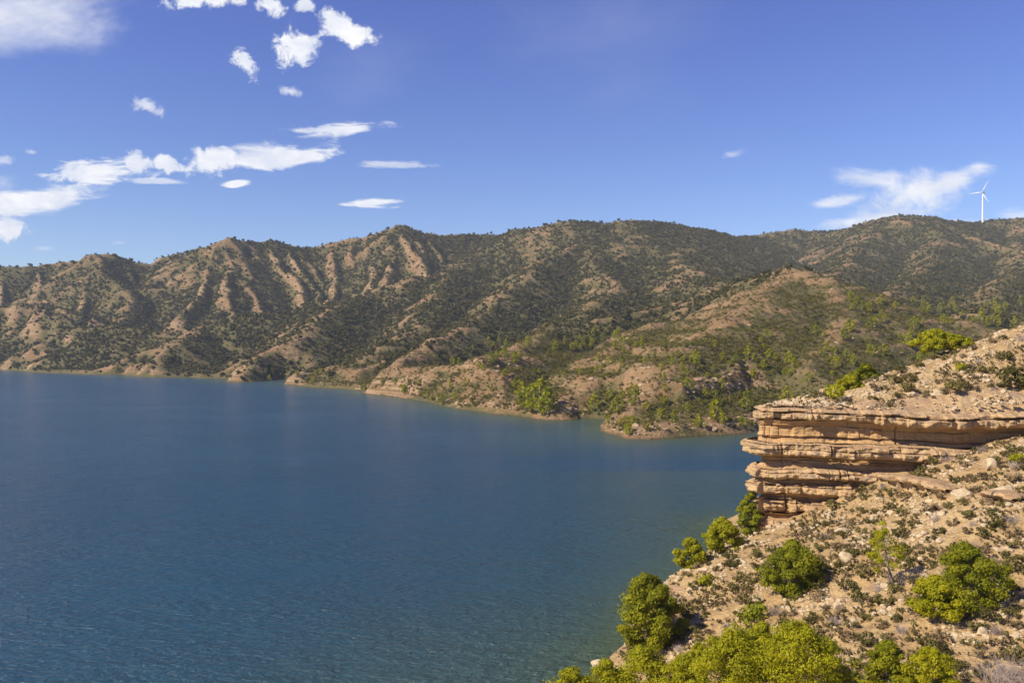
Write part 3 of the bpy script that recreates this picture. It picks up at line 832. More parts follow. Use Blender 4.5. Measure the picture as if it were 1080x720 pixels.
# ------------------------------------------------------------------ vegetation: materials
def mat_leaf(name, a, b_, c, trans=0.35, vary=0.5):
    m, k, b = material(name)
    rnd = k.n('ShaderNodeObjectInfo').outputs['Random']
    tint = k.attr('tint')
    f = k.math('MULTIPLY_ADD', rnd, vary, k.math('MULTIPLY', tint, 1 - vary))
    col = k.mixc(k.map(f, 0.15, 0.6), C(*a), C(*b_))
    col = k.mixc(k.map(f, 0.6, 0.95), col, C(*c))
    k.l(col, b.inputs['Base Color'])
    b.inputs['Roughness'].default_value = 0.65; b.inputs['Specular IOR Level'].default_value = 0.2
    tr = k.n('ShaderNodeBsdfTranslucent'); k.l(col, tr.inputs[0])
    mx = k.n('ShaderNodeMixShader'); mx.inputs[0].default_value = trans
    k.l(b.outputs[0], mx.inputs[1]); k.l(tr.outputs[0], mx.inputs[2])
    k.l(mx.outputs[0], k.t.nodes['Material Output'].inputs['Surface'])
    return m


def mat_plain(name, col, col2=None, scale=3.0, rough=0.85):
    m, k, b = material(name)
    if col2 is None:
        b.inputs['Base Color'].default_value = C(*col)
    else:
        pos = k.n('ShaderNodeNewGeometry').outputs['Position']
        k.l(k.mixc(k.map(k.noise(pos, scale, 5, 0.65), 0.35, 0.65), C(*col), C(*col2)), b.inputs['Base Color'])
    b.inputs['Roughness'].default_value = rough; b.inputs['Specular IOR Level'].default_value = 0.2
    return m


M_PINE_BRIGHT = mat_leaf('pine_needles_bright', (0.28, 0.28, 0.006), (0.39, 0.37, 0.008), (0.47, 0.42, 0.014), 0.42, 0.15)
M_PINE_DARK = mat_leaf('pine_needles_deep', (0.15, 0.17, 0.006), (0.25, 0.255, 0.008), (0.35, 0.33, 0.012), 0.4, 0.2)
M_PINE_MID = mat_leaf('pine_needles_mid', (0.23, 0.25, 0.008), (0.34, 0.345, 0.010), (0.44, 0.41, 0.016), 0.42, 0.75)
M_SHRUB = mat_leaf('olive_leaves', (0.095, 0.088, 0.020), (0.165, 0.140, 0.036), (0.235, 0.190, 0.065), 0.3, 0.75)
M_DRY = mat_leaf('dry_leaves', (0.140, 0.098, 0.045), (0.215, 0.155, 0.075), (0.29, 0.215, 0.115), 0.25, 0.75)
M_FARSCRUB = mat_leaf('far_scrub_leaves', (0.056, 0.061, 0.015), (0.108, 0.100, 0.024), (0.18, 0.14, 0.048), 0.25, 0.85)
M_MIDSCRUB = mat_leaf('hill_scrub_leaves', (0.090, 0.092, 0.010), (0.170, 0.158, 0.016), (0.23, 0.175, 0.042), 0.3, 0.85)
M_BARK = mat_plain('pine_bark', (0.16, 0.115, 0.085), (0.28, 0.23, 0.19), 6.0)
M_TWIG = mat_plain('grey_twigs', (0.26, 0.20, 0.17), (0.38, 0.32, 0.29), 8.0)
M_HILLSTONE = mat_plain('hill_stone', (0.27, 0.18, 0.10), (0.42, 0.31, 0.19), 1.2)
M_STONE = mat_plain('loose_stone', (0.37, 0.27, 0.155), (0.53, 0.42, 0.27), 2.5)


# ------------------------------------------------------------------ vegetation: shapes
def leaf_quads(c, size, rs, flat=0.0, up=0.0, aspect=2.2, out=None):
    """one small leaf-shaped quad at each centre, turned every way"""
    n = len(c)
    d = rs.normal(size=(n, 3)); d[:, 2] += up; d /= np.linalg.norm(d, axis=1, keepdims=True)
    if out is not None:
        nn = out + rs.normal(size=(n, 3)) * 0.42 + np.array([0, 0, 0.25]); nn /= np.linalg.norm(nn, axis=1, keepdims=True)
        d -= (d * nn).sum(1, keepdims=True) * nn; d /= np.linalg.norm(d, axis=1, keepdims=True)
        e = np.cross(nn, d)
    else:
        e = rs.normal(size=(n, 3))
    e -= (e * d).sum(1, keepdims=True) * d; e /= np.linalg.norm(e, axis=1, keepdims=True)
    sz = (size * rs.uniform(0.6, 1.35, n))[:, None]
    a = d * sz; b = e * sz / aspect
    v = np.stack([c - a * 0.6 , c + b * 0.9, c + a * 0.9, c - b * 0.9], 1).reshape(-1, 3)
    q = np.arange(n * 4).reshape(n, 4)
    return v, q


def leaf_mesh(name, centers, size, rs, mat, tint, up=0.0, aspect=2.2, out=None):
    v, q = leaf_quads(centers, size, rs, up=up, aspect=aspect, out=out)
    return raw_mesh(name, v, q, mat, {'tint': np.repeat(tint, 4)})


def lump_points(rs, clumps, per, inner=0.55):
    """points through the outer volume of a set of clumps (x, y, z, rx, rz); also a tint for each clump"""
    out, tint, nrm = [], [], []
    for (x, y, z, r, rz) in clumps:
        n = max(6, int(per * rs.uniform(0.7, 1.3)))
        d = rs.normal(size=(n, 3)); d /= np.linalg.norm(d, axis=1, keepdims=True)
        rad = rs.uniform(inner ** 2, 1.0, n)[:, None] ** 0.5
        p = d * rad * np.array([r, r, rz]) * rs.uniform(0.85, 1.15, (n, 1))
        out.append(p + np.array([x, y, z])); nrm.append(d); tint.append(np.clip(rs.uniform(0, 1) * 0.6 + rs.uniform(0, .4, n), 0, 1))
    return np.concatenate(out), np.concatenate(tint), np.concatenate(nrm)


def tube(pts, radii, sides=6):
    """tapered tube along points"""
    pts = [Vector(p) for p in pts]; V, Q = [], []
    for i, (p, r) in enumerate(zip(pts, radii)):
        t = (pts[min(i + 1, len(pts) - 1)] - pts[max(i - 1, 0)]).normalized()
        a = t.cross(Vector((0.3, 1, 0.1))).normalized(); b = t.cross(a)
        for k in range(sides):
            w = 2 * math.pi * k / sides
            V.append(tuple(p + a * (math.cos(w) * r) + b * (math.sin(w) * r)))
    for i in range(len(pts) - 1):
        for k in range(sides):
            Q.append((i * sides + k, i * sides + (k + 1) % sides, (i + 1) * sides + (k + 1) % sides, (i + 1) * sides + k))
    return V, Q


def wood_mesh(name, tubes, mat):
    V, Q = [], []
    for pts, rad in tubes:
        v, q = tube(pts, rad)
        Q += [tuple(i + len(V) for i in f) for f in q]; V += v
    return raw_mesh(name, V, Q, mat, smooth=True)


def pine_shape(H, W, seed, low=0.12, dome=1.0, nclump=46, per=80, needle=0.17, lean=(0, 0), sparse=1.0, mat=None):
    """crown mesh and trunk mesh of an Aleppo pine standing on the origin"""
    rs = np.random.RandomState(seed)
    tubes = []
    sway = rs.normal(size=2) * 0.05 * W
    def axis(t): return np.array([lean[0] * t + sway[0] * math.sin(t * 3), lean[1] * t + sway[1] * math.sin(t * 2.4), H * t])
    ts = np.linspace(0, 0.95, 8)
    tr = 0.022 * H + 0.03
    tubes.append(([axis(t) - (np.array([0, 0, .5]) if t == 0 else 0) for t in ts], [tr * (1.25 if i == 0 else 1) * (1 - 0.85 * t) for i, t in enumerate(ts)]))
    clumps = []
    ga = rs.uniform(0, 6.28)
    for i in range(nclump):
        t = (i + rs.uniform(0, 1)) / nclump
        hz = low + (1 - low) * t
        # rounded outline, fullest at a third of the height
        full = (math.sin(math.pi * min(1, (t * 0.72 + 0.28)) ** dome)) ** 0.75 if t < 1 else 0
        full = max(full, 0.16) * rs.uniform(0.62, 1.12)
        ga += 2.39996 + rs.uniform(-0.4, 0.4)
        rr = 0.5 * W * full * (0.84 if rs.uniform() < 0.72 else 0.42) * (1.22 if rs.uniform() < 0.12 else 1)
        c = axis(hz * 0.97) + np.array([math.cos(ga) * rr, math.sin(ga) * rr, rs.uniform(-0.03, 0.03) * H])
        r = (0.125 * W + 0.035 * H) * rs.uniform(0.5, 1.2) * (0.72 if t > 0.85 else 1)
        clumps.append((c[0], c[1], c[2], r, r * rs.uniform(0.55, 0.8)))
        if i % 2 == 0:
            st = axis(max(0.06, hz * 0.9 - 0.06 - 0.05 * rs.uniform()))
            mid = st * 0.45 + c * 0.55 - np.array([0, 0, 0.04 * H])
            tubes.append(([st, mid, c], [tr * 0.36 * (1 - .5 * t), tr * 0.24, tr * 0.08]))
    pts, tint, nm_ = lump_points(rs, clumps, per * sparse, 0.35)
    crown = leaf_mesh('crown', pts, needle, rs, mat or M_PINE_BRIGHT, tint, up=0.55, aspect=2.9, out=nm_)
    return crown, wood_mesh('trunk', tubes, M_BARK)


def shrub_mesh(name, W, H, seed, mat, nclump=12, per=26, leaf=0.09, up=0.6, twigs=True):
    rs = np.random.RandomState(seed)
    clumps = []
    for i in range(nclump):
        a = rs.uniform(0, 6.28); q = math.sqrt(rs.uniform()) * 0.36 * W
        top = math.sqrt(max(0.05, 1 - (q / (0.5 * W)) ** 2))
        z = H * (0.28 + 0.5 * rs.uniform() * top)
        r = 0.2 * W * rs.uniform(0.6, 1.2)
        clumps.append((math.cos(a) * q, math.sin(a) * q, z, r, min(r, z) * 0.95))
    pts, tint, nm_ = lump_points(rs, clumps, per, 0.3)
    v, q = leaf_quads(pts, leaf, rs, up=up, aspect=2.6, out=nm_)
    return raw_mesh(name, v, q, mat, {'tint': np.repeat(tint, 4)})


def twig_mesh(name, W, H, seed, mat, n=120, th=0.012):
    """a bush of bare twigs: thin tapering stems that fork"""
    rs = np.random.RandomState(seed); tubes = []
    for i in range(n):
        a = rs.uniform(0, 6.28); tilt = rs.uniform(0.05, 1.0)
        L = H * rs.uniform(0.6, 1.05)
        o = np.array([rs.normal() * 0.12 * W, rs.normal() * 0.12 * W, 0])
        d = np.array([math.cos(a) * tilt * 0.5 * W / H * 1.1, math.sin(a) * tilt * 0.5 * W / H * 1.1, 1 - 0.25 * tilt])
        m = o + d * L * 0.5 + rs.normal(size=3) * 0.05 * W; e = o + d * L + rs.normal(size=3) * 0.06 * W
        tubes.append(([o, m, e], [th, th * 0.7, th * 0.3]))
        for j in range(3):
            s_ = o * 0.4 + m * 0.6 if j == 0 else m * 0.6 + e * 0.4
            f = s_ + (d + rs.normal(size=3) * 0.55) * L * 0.32
            tubes.append(([s_, (s_ + f) / 2 + rs.normal(size=3) * 0.02 * W, f], [th * 0.6, th * 0.45, th * 0.25]))
    V, Q = [], []
    for pts, rad in tubes:
        v, q = tube(pts, rad, 3)
        Q += [tuple(i + len(V) for i in f) for f in q]; V += v
    return raw_mesh(name, V, Q, mat)


def rock_mesh(name, sx, sy, sz, seed, mat, sub=3, rough=0.22):
    """an angular boulder: a ball cut by many planes and roughened"""
    rs = np.random.RandomState(seed)
    bm = bmesh.new(); bmesh.ops.create_icosphere(bm, subdivisions=sub, radius=1)
    co = np.array([v.co[:] for v in bm.verts])
    for i in range(11):
        d = rs.normal(size=3); d /= np.linalg.norm(d); lim = rs.uniform(0.55, 0.88)
        k = co @ d
        co = co - np.clip(k - lim, 0, None)[:, None] * d
    co = co * (1 + rough * fbm(co[:, 0] * 1.7 + seed, co[:, 1] * 1.7 + co[:, 2] * 1.3, 3, seed)[:, None])
    co = co * np.array([sx, sy, sz])
    for v, c in zip(bm.verts, co): v.co = c
    me = bpy.data.meshes.new(name); bm.to_mesh(me); bm.free()
    me.materials.append(mat)
    return me


# ------------------------------------------------------------------ scatter of what nobody could count
def scatter(name, pts, scl, rot, vid, variants, label, mat_first):
    me = bpy.data.meshes.new(name)
    n = len(pts)
    me.vertices.add(n); me.vertices.foreach_set('co', np.asarray(pts, np.float32).reshape(-1))
    for an, ty, a in (('sc', 'FLOAT', scl), ('rt', 'FLOAT', rot), ('vid', 'INT', vid)):
        at = me.attributes.new(an, ty, 'POINT'); at.data.foreach_set('value', np.asarray(a, np.int32 if ty == 'INT' else np.float32))
    o = link(name, me); tag(o, label, None, None, 'stuff')
    coll = bpy.data.collections.new(name + '_variants')
    for i, m in enumerate(variants):
        coll.objects.link(bpy.data.objects.new('%s_variant_%02d' % (name, i), m))
    ng = bpy.data.node_groups.new(name, 'GeometryNodeTree')
    ng.interface.new_socket('Geometry', in_out='INPUT', socket_type='NodeSocketGeometry')
    ng.interface.new_socket('Geometry', in_out='OUTPUT', socket_type='NodeSocketGeometry')
    N = ng.nodes; L = ng.links
    gi, go = N.new('NodeGroupInput'), N.new('NodeGroupOutput')
    ci = N.new('GeometryNodeCollectionInfo'); ci.inputs[0].default_value = coll
    ci.inputs['Separate Children'].default_value = True; ci.inputs['Reset Children'].default_value = True
    ip = N.new('GeometryNodeInstanceOnPoints'); ip.inputs['Pick Instance'].default_value = True
    def na(nm, dt):
        a = N.new('GeometryNodeInputNamedAttribute'); a.data_type = dt; a.inputs[0].default_value = nm
        return a.outputs['Attribute']
    cx = N.new('ShaderNodeCombineXYZ'); L.new(na('rt', 'FLOAT'), cx.inputs[2])
    L.new(gi.outputs[0], ip.inputs['Points']); L.new(ci.outputs[0], ip.inputs['Instance'])
    L.new(na('vid', 'INT'), ip.inputs['Instance Index']); L.new(cx.outputs[0], ip.inputs['Rotation']); L.new(na('sc', 'FLOAT'), ip.inputs['Scale'])
    L.new(ip.outputs[0], go.inputs[0])
    md = o.modifiers.new('scatter', 'NODES'); md.node_group = ng
    return o


def horizon_seen(x, y, z, zf, margin):
    """which points stand in sight of the camera over the land in front (with some margin for a step aside)"""
    vis = np.ones(len(x), bool)
    for t in np.linspace(0.25, 0.985, 46):
        gx, gy = x * t, y * t
        ok = gy > 232
        g = np.where(ok, far_z(gx, gy), -50)
        vis &= (CAM_Z + (z - CAM_Z) * t) > g - margin * t
    return vis


def far_scrub():
    rs = np.random.RandomState(3)
    def field(n, d0, d1, dens):
        az = np.tan(rs.uniform(R(-35), R(35), n)); d = np.sqrt(rs.uniform(d0 * d0, d1 * d1, n))
        x = az * d; y = d
        ok = (bil(FDS, x, y) > 1.0); x, y = x[ok], y[ok]
        rock, veg, slope, lap = far_fields(x, y, None)
        pr = dens(rock, veg, x, y)
        ok = rs.uniform(size=len(x)) < pr; x, y = x[ok], y[ok]
        z = far_z(x, y)
        ok = horizon_seen(x, y, z + 3, None, 5.0)
        return x[ok], y[ok], z[ok]
    x, y, z = field(420000, 620, 2000, lambda r, v, x, y: np.clip(v * 1.15 - 0.2 - r * 0.55 + 0.2 * (x < -60) * (y > 950), 0.16, 1))
    n = len(x)
    var = []
    for i in range(4):
        r2 = np.random.RandomState(50 + i)
        cl = [(r2.normal() * .22, r2.normal() * .22, .45 + r2.uniform() * .3, .3, .32) for _ in range(5)]
        p, t, nm_ = lump_points(r2, cl, 8, 0.4); var.append(leaf_mesh('far_scrub_clump', p, 0.36, r2, M_FARSCRUB, t, aspect=1.5, out=nm_))
    sc = np.clip(rs.gamma(4.0, 0.5, n), 0.8, 5.5)
    scatter('hill_forest', np.stack([x, y, z - 0.3], 1), sc, rs.uniform(0, 6.28, n), rs.randint(0, 4, n), var, 'dense dark scrub and low pine wood over the far ridges', M_FARSCRUB)
    print('far scrub', n)
    x, y, z = field(260000, 236, 640, lambda r, v, x, y: np.clip(v * 1.1 - 0.02 - r * 0.5, 0.14, 1) * np.clip(1.25 - y / 900, 0.4, 1) + 0.5 * (1 - sstep(3, 12, bil(FDS, x, y))) * (fbm(x / 20, y / 20, 2, 98) > 0.0))
    n = len(x)
    var = [shrub_mesh('hill_scrub_clump', 1.0, 0.75, 80 + i, M_MIDSCRUB, 7, 14, 0.13) for i in range(4)] + [shrub_mesh('hill_scrub_dry', 1.0, 0.6, 90 + i, M_DRY, 6, 12, 0.13) for i in range(2)]
    sc = rs.uniform(0.7, 2.1, n) * np.where(rs.uniform(size=n) < 0.12, 1.6, 1)
    scatter('hill_scrub', np.stack([x, y, z - 0.05], 1), sc, rs.uniform(0, 6.28, n), rs.choice(6, n, p=[.2, .2, .2, .2, .1, .1]), var, 'olive and brown scrub dotted over the hillsides above the far shore', M_MIDSCRUB)
    print('mid scrub', n)
    # broken rock lying on the nearer hillsides
    x, y, z = field(60000, 236, 620, lambda r, v, x, y: np.clip(r * 1.3 - 0.15 + 0.45 * (1 - sstep(2, 9, bil(FDS, x, y))), 0.0, 1) * np.clip(1.2 - y / 700, 0.3, 1))
    n = len(x)
    var = [rock_mesh('hill_stone', .6, .5, .35, 300 + i, M_HILLSTONE, 2) for i in range(4)]
    scatter('hill_rubble', np.stack([x, y, z], 1), np.clip(rs.gamma(1.8, 0.5, n) + 0.3, .3, 2.8), rs.uniform(0, 6.28, n), rs.randint(0, 4, n), var, 'pale broken rock scattered over the bluffs along the far shore', M_STONE)
    print('rubble', n)


far_scrub()


# ------------------------------------------------------------------ wind turbine on the far ridge
def build_turbine():
    white, k, b = material('white_paint')
    b.inputs['Base Color'].default_value = C(.80, .78, .77); b.inputs['Roughness'].default_value = 0.45
    D = 1830.0
    bx, by, bz = P(1036.5, 238, D)
    gz = float(far_z(bx, by))
    hub_z = P(1036.5, 203, D)[2]
    root = bpy.data.objects.new('wind_turbine', None); COL.objects.link(root); root.location = (bx, by, gz)
    tag(root, 'white three bladed wind turbine standing on the far right ridge', 'wind turbine')
    Hh = hub_z - gz
    v, q = tube([(0, 0, -4), (0, 0, Hh * 0.5), (0, 0, Hh - 1.6)], [2.2, 1.7, 1.2], 16)
    link('tower', raw_mesh('tower', v, q, white, smooth=True), root)
    yaw = R(52)                                   # the rotor is seen from well off its axis
    ax = Vector((-math.sin(yaw), -math.cos(yaw), 0)); side = Vector((math.cos(yaw), -math.sin(yaw), 0)); up = Vector((0, 0, 1))
    bm = bmesh.new(); bmesh.ops.create_cube(bm, size=1)
    for vv in bm.verts: vv.co = Vector((vv.co.x * 3.2, vv.co.y * (10 if vv.co.z > 0 else 8.5), vv.co.z * 3.4))
    bmesh.ops.bevel(bm, geom=bm.edges[:], offset=0.7, segments=3, affect='EDGES')
    me = bpy.data.meshes.new('nacelle'); bm.to_mesh(me); bm.free(); me.materials.append(white)
    o = link('nacelle', me, root); o.location = (-ax.x * 2.5, -ax.y * 2.5, Hh); o.rotation_euler = (0, 0, math.atan2(ax.y, ax.x) - R(90))
    hc = Vector((ax.x * 4.2, ax.y * 4.2, Hh))
    v, q = tube([hc - ax * 1.6, hc, hc + ax * 1.2, hc + ax * 2.2], [1.7, 1.7, 1.2, 0.2], 14)
    link('hub', raw_mesh('hub', v, q, white, smooth=True), root)
    L = 27.0
    for ang in (30, -90, 150):
        d = side * math.sin(R(ang)) + up * math.cos(R(ang)); c = d.cross(ax)
        V, Q = [], []
        prof = [(0.8, .9, .9), (3, 1.0, .9), (6.5, 2.1, .6), (14, 1.55, .38), (20, .9, .2), (25.5, .5, .1), (L, .15, .05)]
        for t, ch, th in prof:
            for i in range(8):
                w = 2 * math.pi * i / 8
                V.append(tuple(hc + d * t + c * (math.cos(w) * ch * 0.45) + ax * (math.sin(w) * th + 0.12)))
        for i in range(len(prof) - 1):
            for j in range(8): Q.append((i * 8 + j, i * 8 + (j + 1) % 8, (i + 1) * 8 + (j + 1) % 8, (i + 1) * 8 + j))
        link('blade', raw_mesh('blade', V, Q, white, smooth=True), root)


build_turbine()


# ------------------------------------------------------------------ pines along the far shore and on the hills
MID = []
for i, (H, W, low, dome, mat) in enumerate([(1, .72, .10, 1.0, M_PINE_MID), (1, .85, .12, .85, M_PINE_MID), (1, .62, .06, 1.15, M_PINE_MID), (1, 1.0, .14, .8, M_PINE_MID), (1, .8, .1, 1.0, M_PINE_BRIGHT), (1, .66, .08, 1.1, M_PINE_BRIGHT)]):
    MID.append(pine_shape(H, W, 500 + i, low, dome, nclump=22, per=22, needle=0.085, mat=mat))


def plant_mid(px, py, hpx, kind, label, group, pos=None):
    w = pos or ray_far(px, py)
    if w is None or w[2] < 0.1: return None
    h = hpx * w[1] / F
    root = bpy.data.objects.new('pine_tree', None); COL.objects.link(root)
    root.location = (w[0], w[1], w[2] - 0.1); root.rotation_euler = (0, 0, _rng.uniform(0, 6.28)); s = h
    root.scale = (s * _rng.uniform(.9, 1.15), s * _rng.uniform(.9, 1.15), s)
    tag(root, label, 'pine tree', group)
    link('crown', MID[kind][0], root); link('trunk', MID[kind][1], root)
    return root


G = 'young pines on the far hillsides'
for (px, py, h, k, lab) in [
        (569, 437, 36, 3, 'tallest bright green pine in the clump at the water of the far shore'),
        (560, 433, 28, 3, 'slim bright pine behind the tallest pine of the far shore clump'),
        (551, 424, 22, 4, 'narrow bright pine up the bank at the left of the shore clump'),
        (578, 438, 24, 3, 'low round pine in front at the right of the bright shore clump'),
        (580, 430, 22, 0, 'darker pine at the right edge of the bright shore clump'),
        (466, 427, 12, 3, 'round green bush like pine at the waterline below the pale left bluff'),
        (426, 416, 10, 3, 'small pine at the waterline under the left end of the pale bluff'),
        (627, 435, 18, 0, 'pine standing alone above the little bay left of the pale knoll'),
        (651, 437, 20, 0, 'pine beside the pale knoll, close above the bay'),
        (669, 427, 16, 3, 'broad pine on the upper flank of the pale knoll'),
        (667, 449, 11, 4, 'small bright pine at the tip of the point near the water'),
        (655, 450, 9, 4, 'lowest bushy pine at the very tip of the point'),
        (664, 460, 13, 4, 'bright bushy pine on the waterline of the point'),
        (682, 433, 10, 3, 'little yellowish pine on the crest of the point'),
        (711, 446, 14, 0, 'pine on the bare slope of the point below the dark rock band'),
        (755, 446, 24, 5, 'tall conical pine in the shade below the dark rock band'),
        (737, 454, 15, 4, 'bright rounded pine just above the water below the dark rock band'),
        (725, 412, 13, 3, 'pine on the brink of the dark rock band, towards the point'),
        (745, 421, 13, 4, 'yellow green pine growing out of the dark rock band'),
        (761, 411, 12, 3, 'pine on top of the dark rock band near its middle'),
        (788, 434, 22, 0, 'dark pine in the cleft right of the dark rock band, beside the near cliff'),
        (831, 429, 22, 4, 'bright round pine just beyond the top of the near cliff'),
        (733, 382, 14, 4, 'bright pine above the dark rock band on the brown hillside'),
        (762, 381, 11, 4, 'second bright pine to the right above the dark rock band'),
        (777, 382, 11, 0, 'pine in the bright group above the right end of the dark rock band'),
        (789, 381, 16, 4, 'largest bright pine of the group above the right end of the dark rock band'),
        (754, 367, 9, 5, 'small lone pine up the brown hillside above the rock band'),
        (832, 384, 12, 3, 'pine low on the stony spur right of the brown hill'),
        (805, 394, 9, 4, 'pine just above the cleft behind the near cliff'),
        (120 + 3, 393, 6, 3, 'tiny pine on the far left shore by the red bank')]:
    plant_mid(px, py, h, k, lab, G)

for (x0, x1, y0, y1, n, h0, h1, ks, lab, grp) in [
        (515, 600, 362, 384, 22, 7, 11, (0, 2, 5, 4), 'bright young pine in the wood on the slope above the pale bluff', 'young pine wood above the bluff'),
        (600, 680, 356, 372, 26, 7, 11, (0, 2, 5, 4), 'bright young pine in the row across the brown hill', 'row of pines across the brown hill'),
        (612, 700, 376, 398, 10, 6, 10, (0, 3, 4), 'scattered pine on the hollow slope above the little bay', 'pines in the hollow above the bay'),
        (700, 800, 376, 402, 16, 6, 11, (3, 4, 0), 'scattered pine on the terrace above the dark rock band', 'pines on the terrace above the dark rock band'),
        (800, 900, 352, 405, 28, 7, 12, (3, 4, 0, 5), 'pine scattered over the stony spur behind the near cliff', 'pines on the stony spur'),
        (895, 1085, 318, 345, 40, 7, 12, (4, 0, 5, 2), 'bright pine in the belt of trees along the foot of the right hills', 'belt of pines on the right'),
        (880, 1010, 345, 392, 22, 9, 15, (3, 4, 0), 'pine in the brushy hollow behind the near hilltop', 'pines behind the near hilltop'),
        (240, 340, 393, 404, 12, 5, 8, (3, 0, 4), 'small pine on the shore of the far bay beside the rust coloured outcrop', 'pines on the far bay shore'),
        (640, 790, 410, 458, 20, 7, 13, (3, 4, 3, 0), 'bushy green pine on the flank of the point beside the inlet', 'pines on the point by the inlet'),
        (440, 600, 384, 428, 16, 6, 10, (3, 4, 0), 'green pine scattered up the slope behind the shore clump', 'pines up the slope behind the shore clump'),
        (380, 520, 400, 428, 14, 5, 9, (3, 0, 4), 'bushy pine low on the pale bluff along the far shore', 'pines low on the pale bluff')]:
    for i in range(n):
        plant_mid(_rng.uniform(x0, x1), _rng.uniform(y0, y1), _rng.uniform(h0, h1), _rng.choice(ks), lab, grp)


# ------------------------------------------------------------------ the big trees of the near slope
def plant_pine(px, pbase, ptop, wpx, seed, label, d=None, bright=True, low=.12, dome=1.0, n=46, per=80, lean=(0, 0), sparse=1.0, needle=None, name='pine_tree', cat='pine tree', group=None):
    if d is None:
        x, y, z = ray_near(px, pbase)
    else:
        x, y = (px - CX) / F * d, d
        z = float(near_z(x, y))
    top = CAM_Z + (CY - ptop) / F * y
    H = max(0.8, top - z); W = wpx * y / F
    root = bpy.data.objects.new(name, None); COL.objects.link(root); root.location = (x, y, z - 0.05)
    tag(root, label, cat, group)
    nd = needle or max(0.13, 0.0023 * y)
    per = int(per * 3.8)
    crown, trunk = pine_shape(H, W, seed, low, dome, n, per, nd, lean, sparse, M_PINE_BRIGHT if bright else M_PINE_DARK)
    link('crown', crown, root); link('trunk', trunk, root)
    return root


plant_pine(680, 697, 604, 76, 1, 'big dense dark green pine standing at the water edge', d=81, bright=False, low=.05, n=70, per=110)
plant_pine(604, 0, 703, 76, 2, 'yellow green pine top at the bottom edge, leftmost over the water', d=66)
plant_pine(640, 0, 697, 64, 21, 'low yellow green pine below the rocky shore, second from the water', d=68)
plant_pine(676, 0, 682, 78, 3, 'yellowish round pine in front of the big dark pine', d=68, n=60)
plant_pine(719, 0, 692, 62, 4, 'yellow green pine at the bottom edge, right of the big dark pine shadow', d=66)
plant_pine(736, 700, 676, 24, 5, 'small young pine standing in the shadow of the big dark pine', d=72, n=24)
plant_pine(774, 0, 664, 100, 6, 'broad lime green pine, left one of the large pair at the bottom edge', d=58, n=70, per=100)
plant_pine(838, 0, 656, 118, 7, 'broad lime green pine with a bare grey branch, right one of the large pair', d=56, n=80, per=110)
plant_pine(803, 0, 655, 50, 71, 'shorter green pine behind the large lime green pair', d=64, n=40)
plant_pine(938, 0, 677, 58, 8, 'rounded fresh green pine at the bottom, between bare ground and a twin', d=55, n=50, bright=False)
plant_pine(982, 0, 682, 64, 9, 'fresh green twin pine next to the grey twiggy bush', d=54, n=50)
plant_pine(1018, 642, 574, 76, 10, 'olive pine with a wide crown casting shade on the sandy slope', bright=False, n=56, per=90)
plant_pine(985, 650, 606, 60, 11, 'low bright pine tucked under the wider olive pine', n=44, per=90)
plant_pine(835, 622, 571, 66, 12, 'round olive green pine bush below the foot of the cliff', n=54, per=95, bright=False, low=.03)
plant_pine(943, 622, 551, 44, 13, 'thin leaning sapling with sparse foliage on the open slope', n=20, per=36, lean=(-1.0, 0), low=.32, needle=.14)
plant_pine(727, 614, 567, 36, 14, 'pale green pine on the edge of the slope above open water', d=97.5, n=36)
plant_pine(763, 594, 547, 44, 15, 'rounded pine on the brink between the cliff and its paler neighbour', d=100, n=40)
plant_pine(792, 572, 517, 30, 16, 'narrow pine squeezed against the outer foot of the cliff', d=106.5, bright=False, n=36)
plant_pine(984, 384, 348, 46, 17, 'umbrella shaped bright pine on the skyline of the near hilltop', d=124, low=.36, dome=.7, n=40, per=80)
plant_pine(1012, 381, 354, 32, 18, 'small bright pine beside the umbrella shaped pine on the hilltop', d=122, n=30)
plant_pine(896, 420, 396, 30, 19, 'olive yellow bushy pine behind the caprock of the cliff', d=114, n=36, low=.04)
plant_pine(912, 414, 384, 26, 20, 'dark narrow pine just behind the olive yellow bushy pine', d=118, bright=False, n=30)


# ------------------------------------------------------------------ shrubs of the near slope
OLIVE = [shrub_mesh('low_shrub', 1.0, .8, 700 + i, M_SHRUB, 11, 26, .10) for i in range(5)]
BROWN = [shrub_mesh('low_shrub', 1.0, .7, 720 + i, M_DRY, 9, 22, .10) for i in range(4)]
BROWN += [twig_mesh('low_shrub', 1.0, .7, 760 + i, M_TWIG, 42, .009) for i in range(2)]
GREEN = [shrub_mesh('low_shrub', 1.0, .8, 740 + i, M_PINE_MID, 11, 28, .10) for i in range(2)]


def plant_shrub(px, py, wpx, mesh, label, group=None, hs=1.0, name='low_shrub', cat='shrub'):
    w = ray_near(px, py)
    if w is None: return
    s = wpx * w[1] / F
    o = link(name, mesh); o.location = (w[0], w[1], w[2] - 0.06 * s)
    o.scale = (s, s, s * hs); o.rotation_euler = (0, 0, _rng.uniform(0, 6.28))
    tag(o, label, cat, group)
    return o


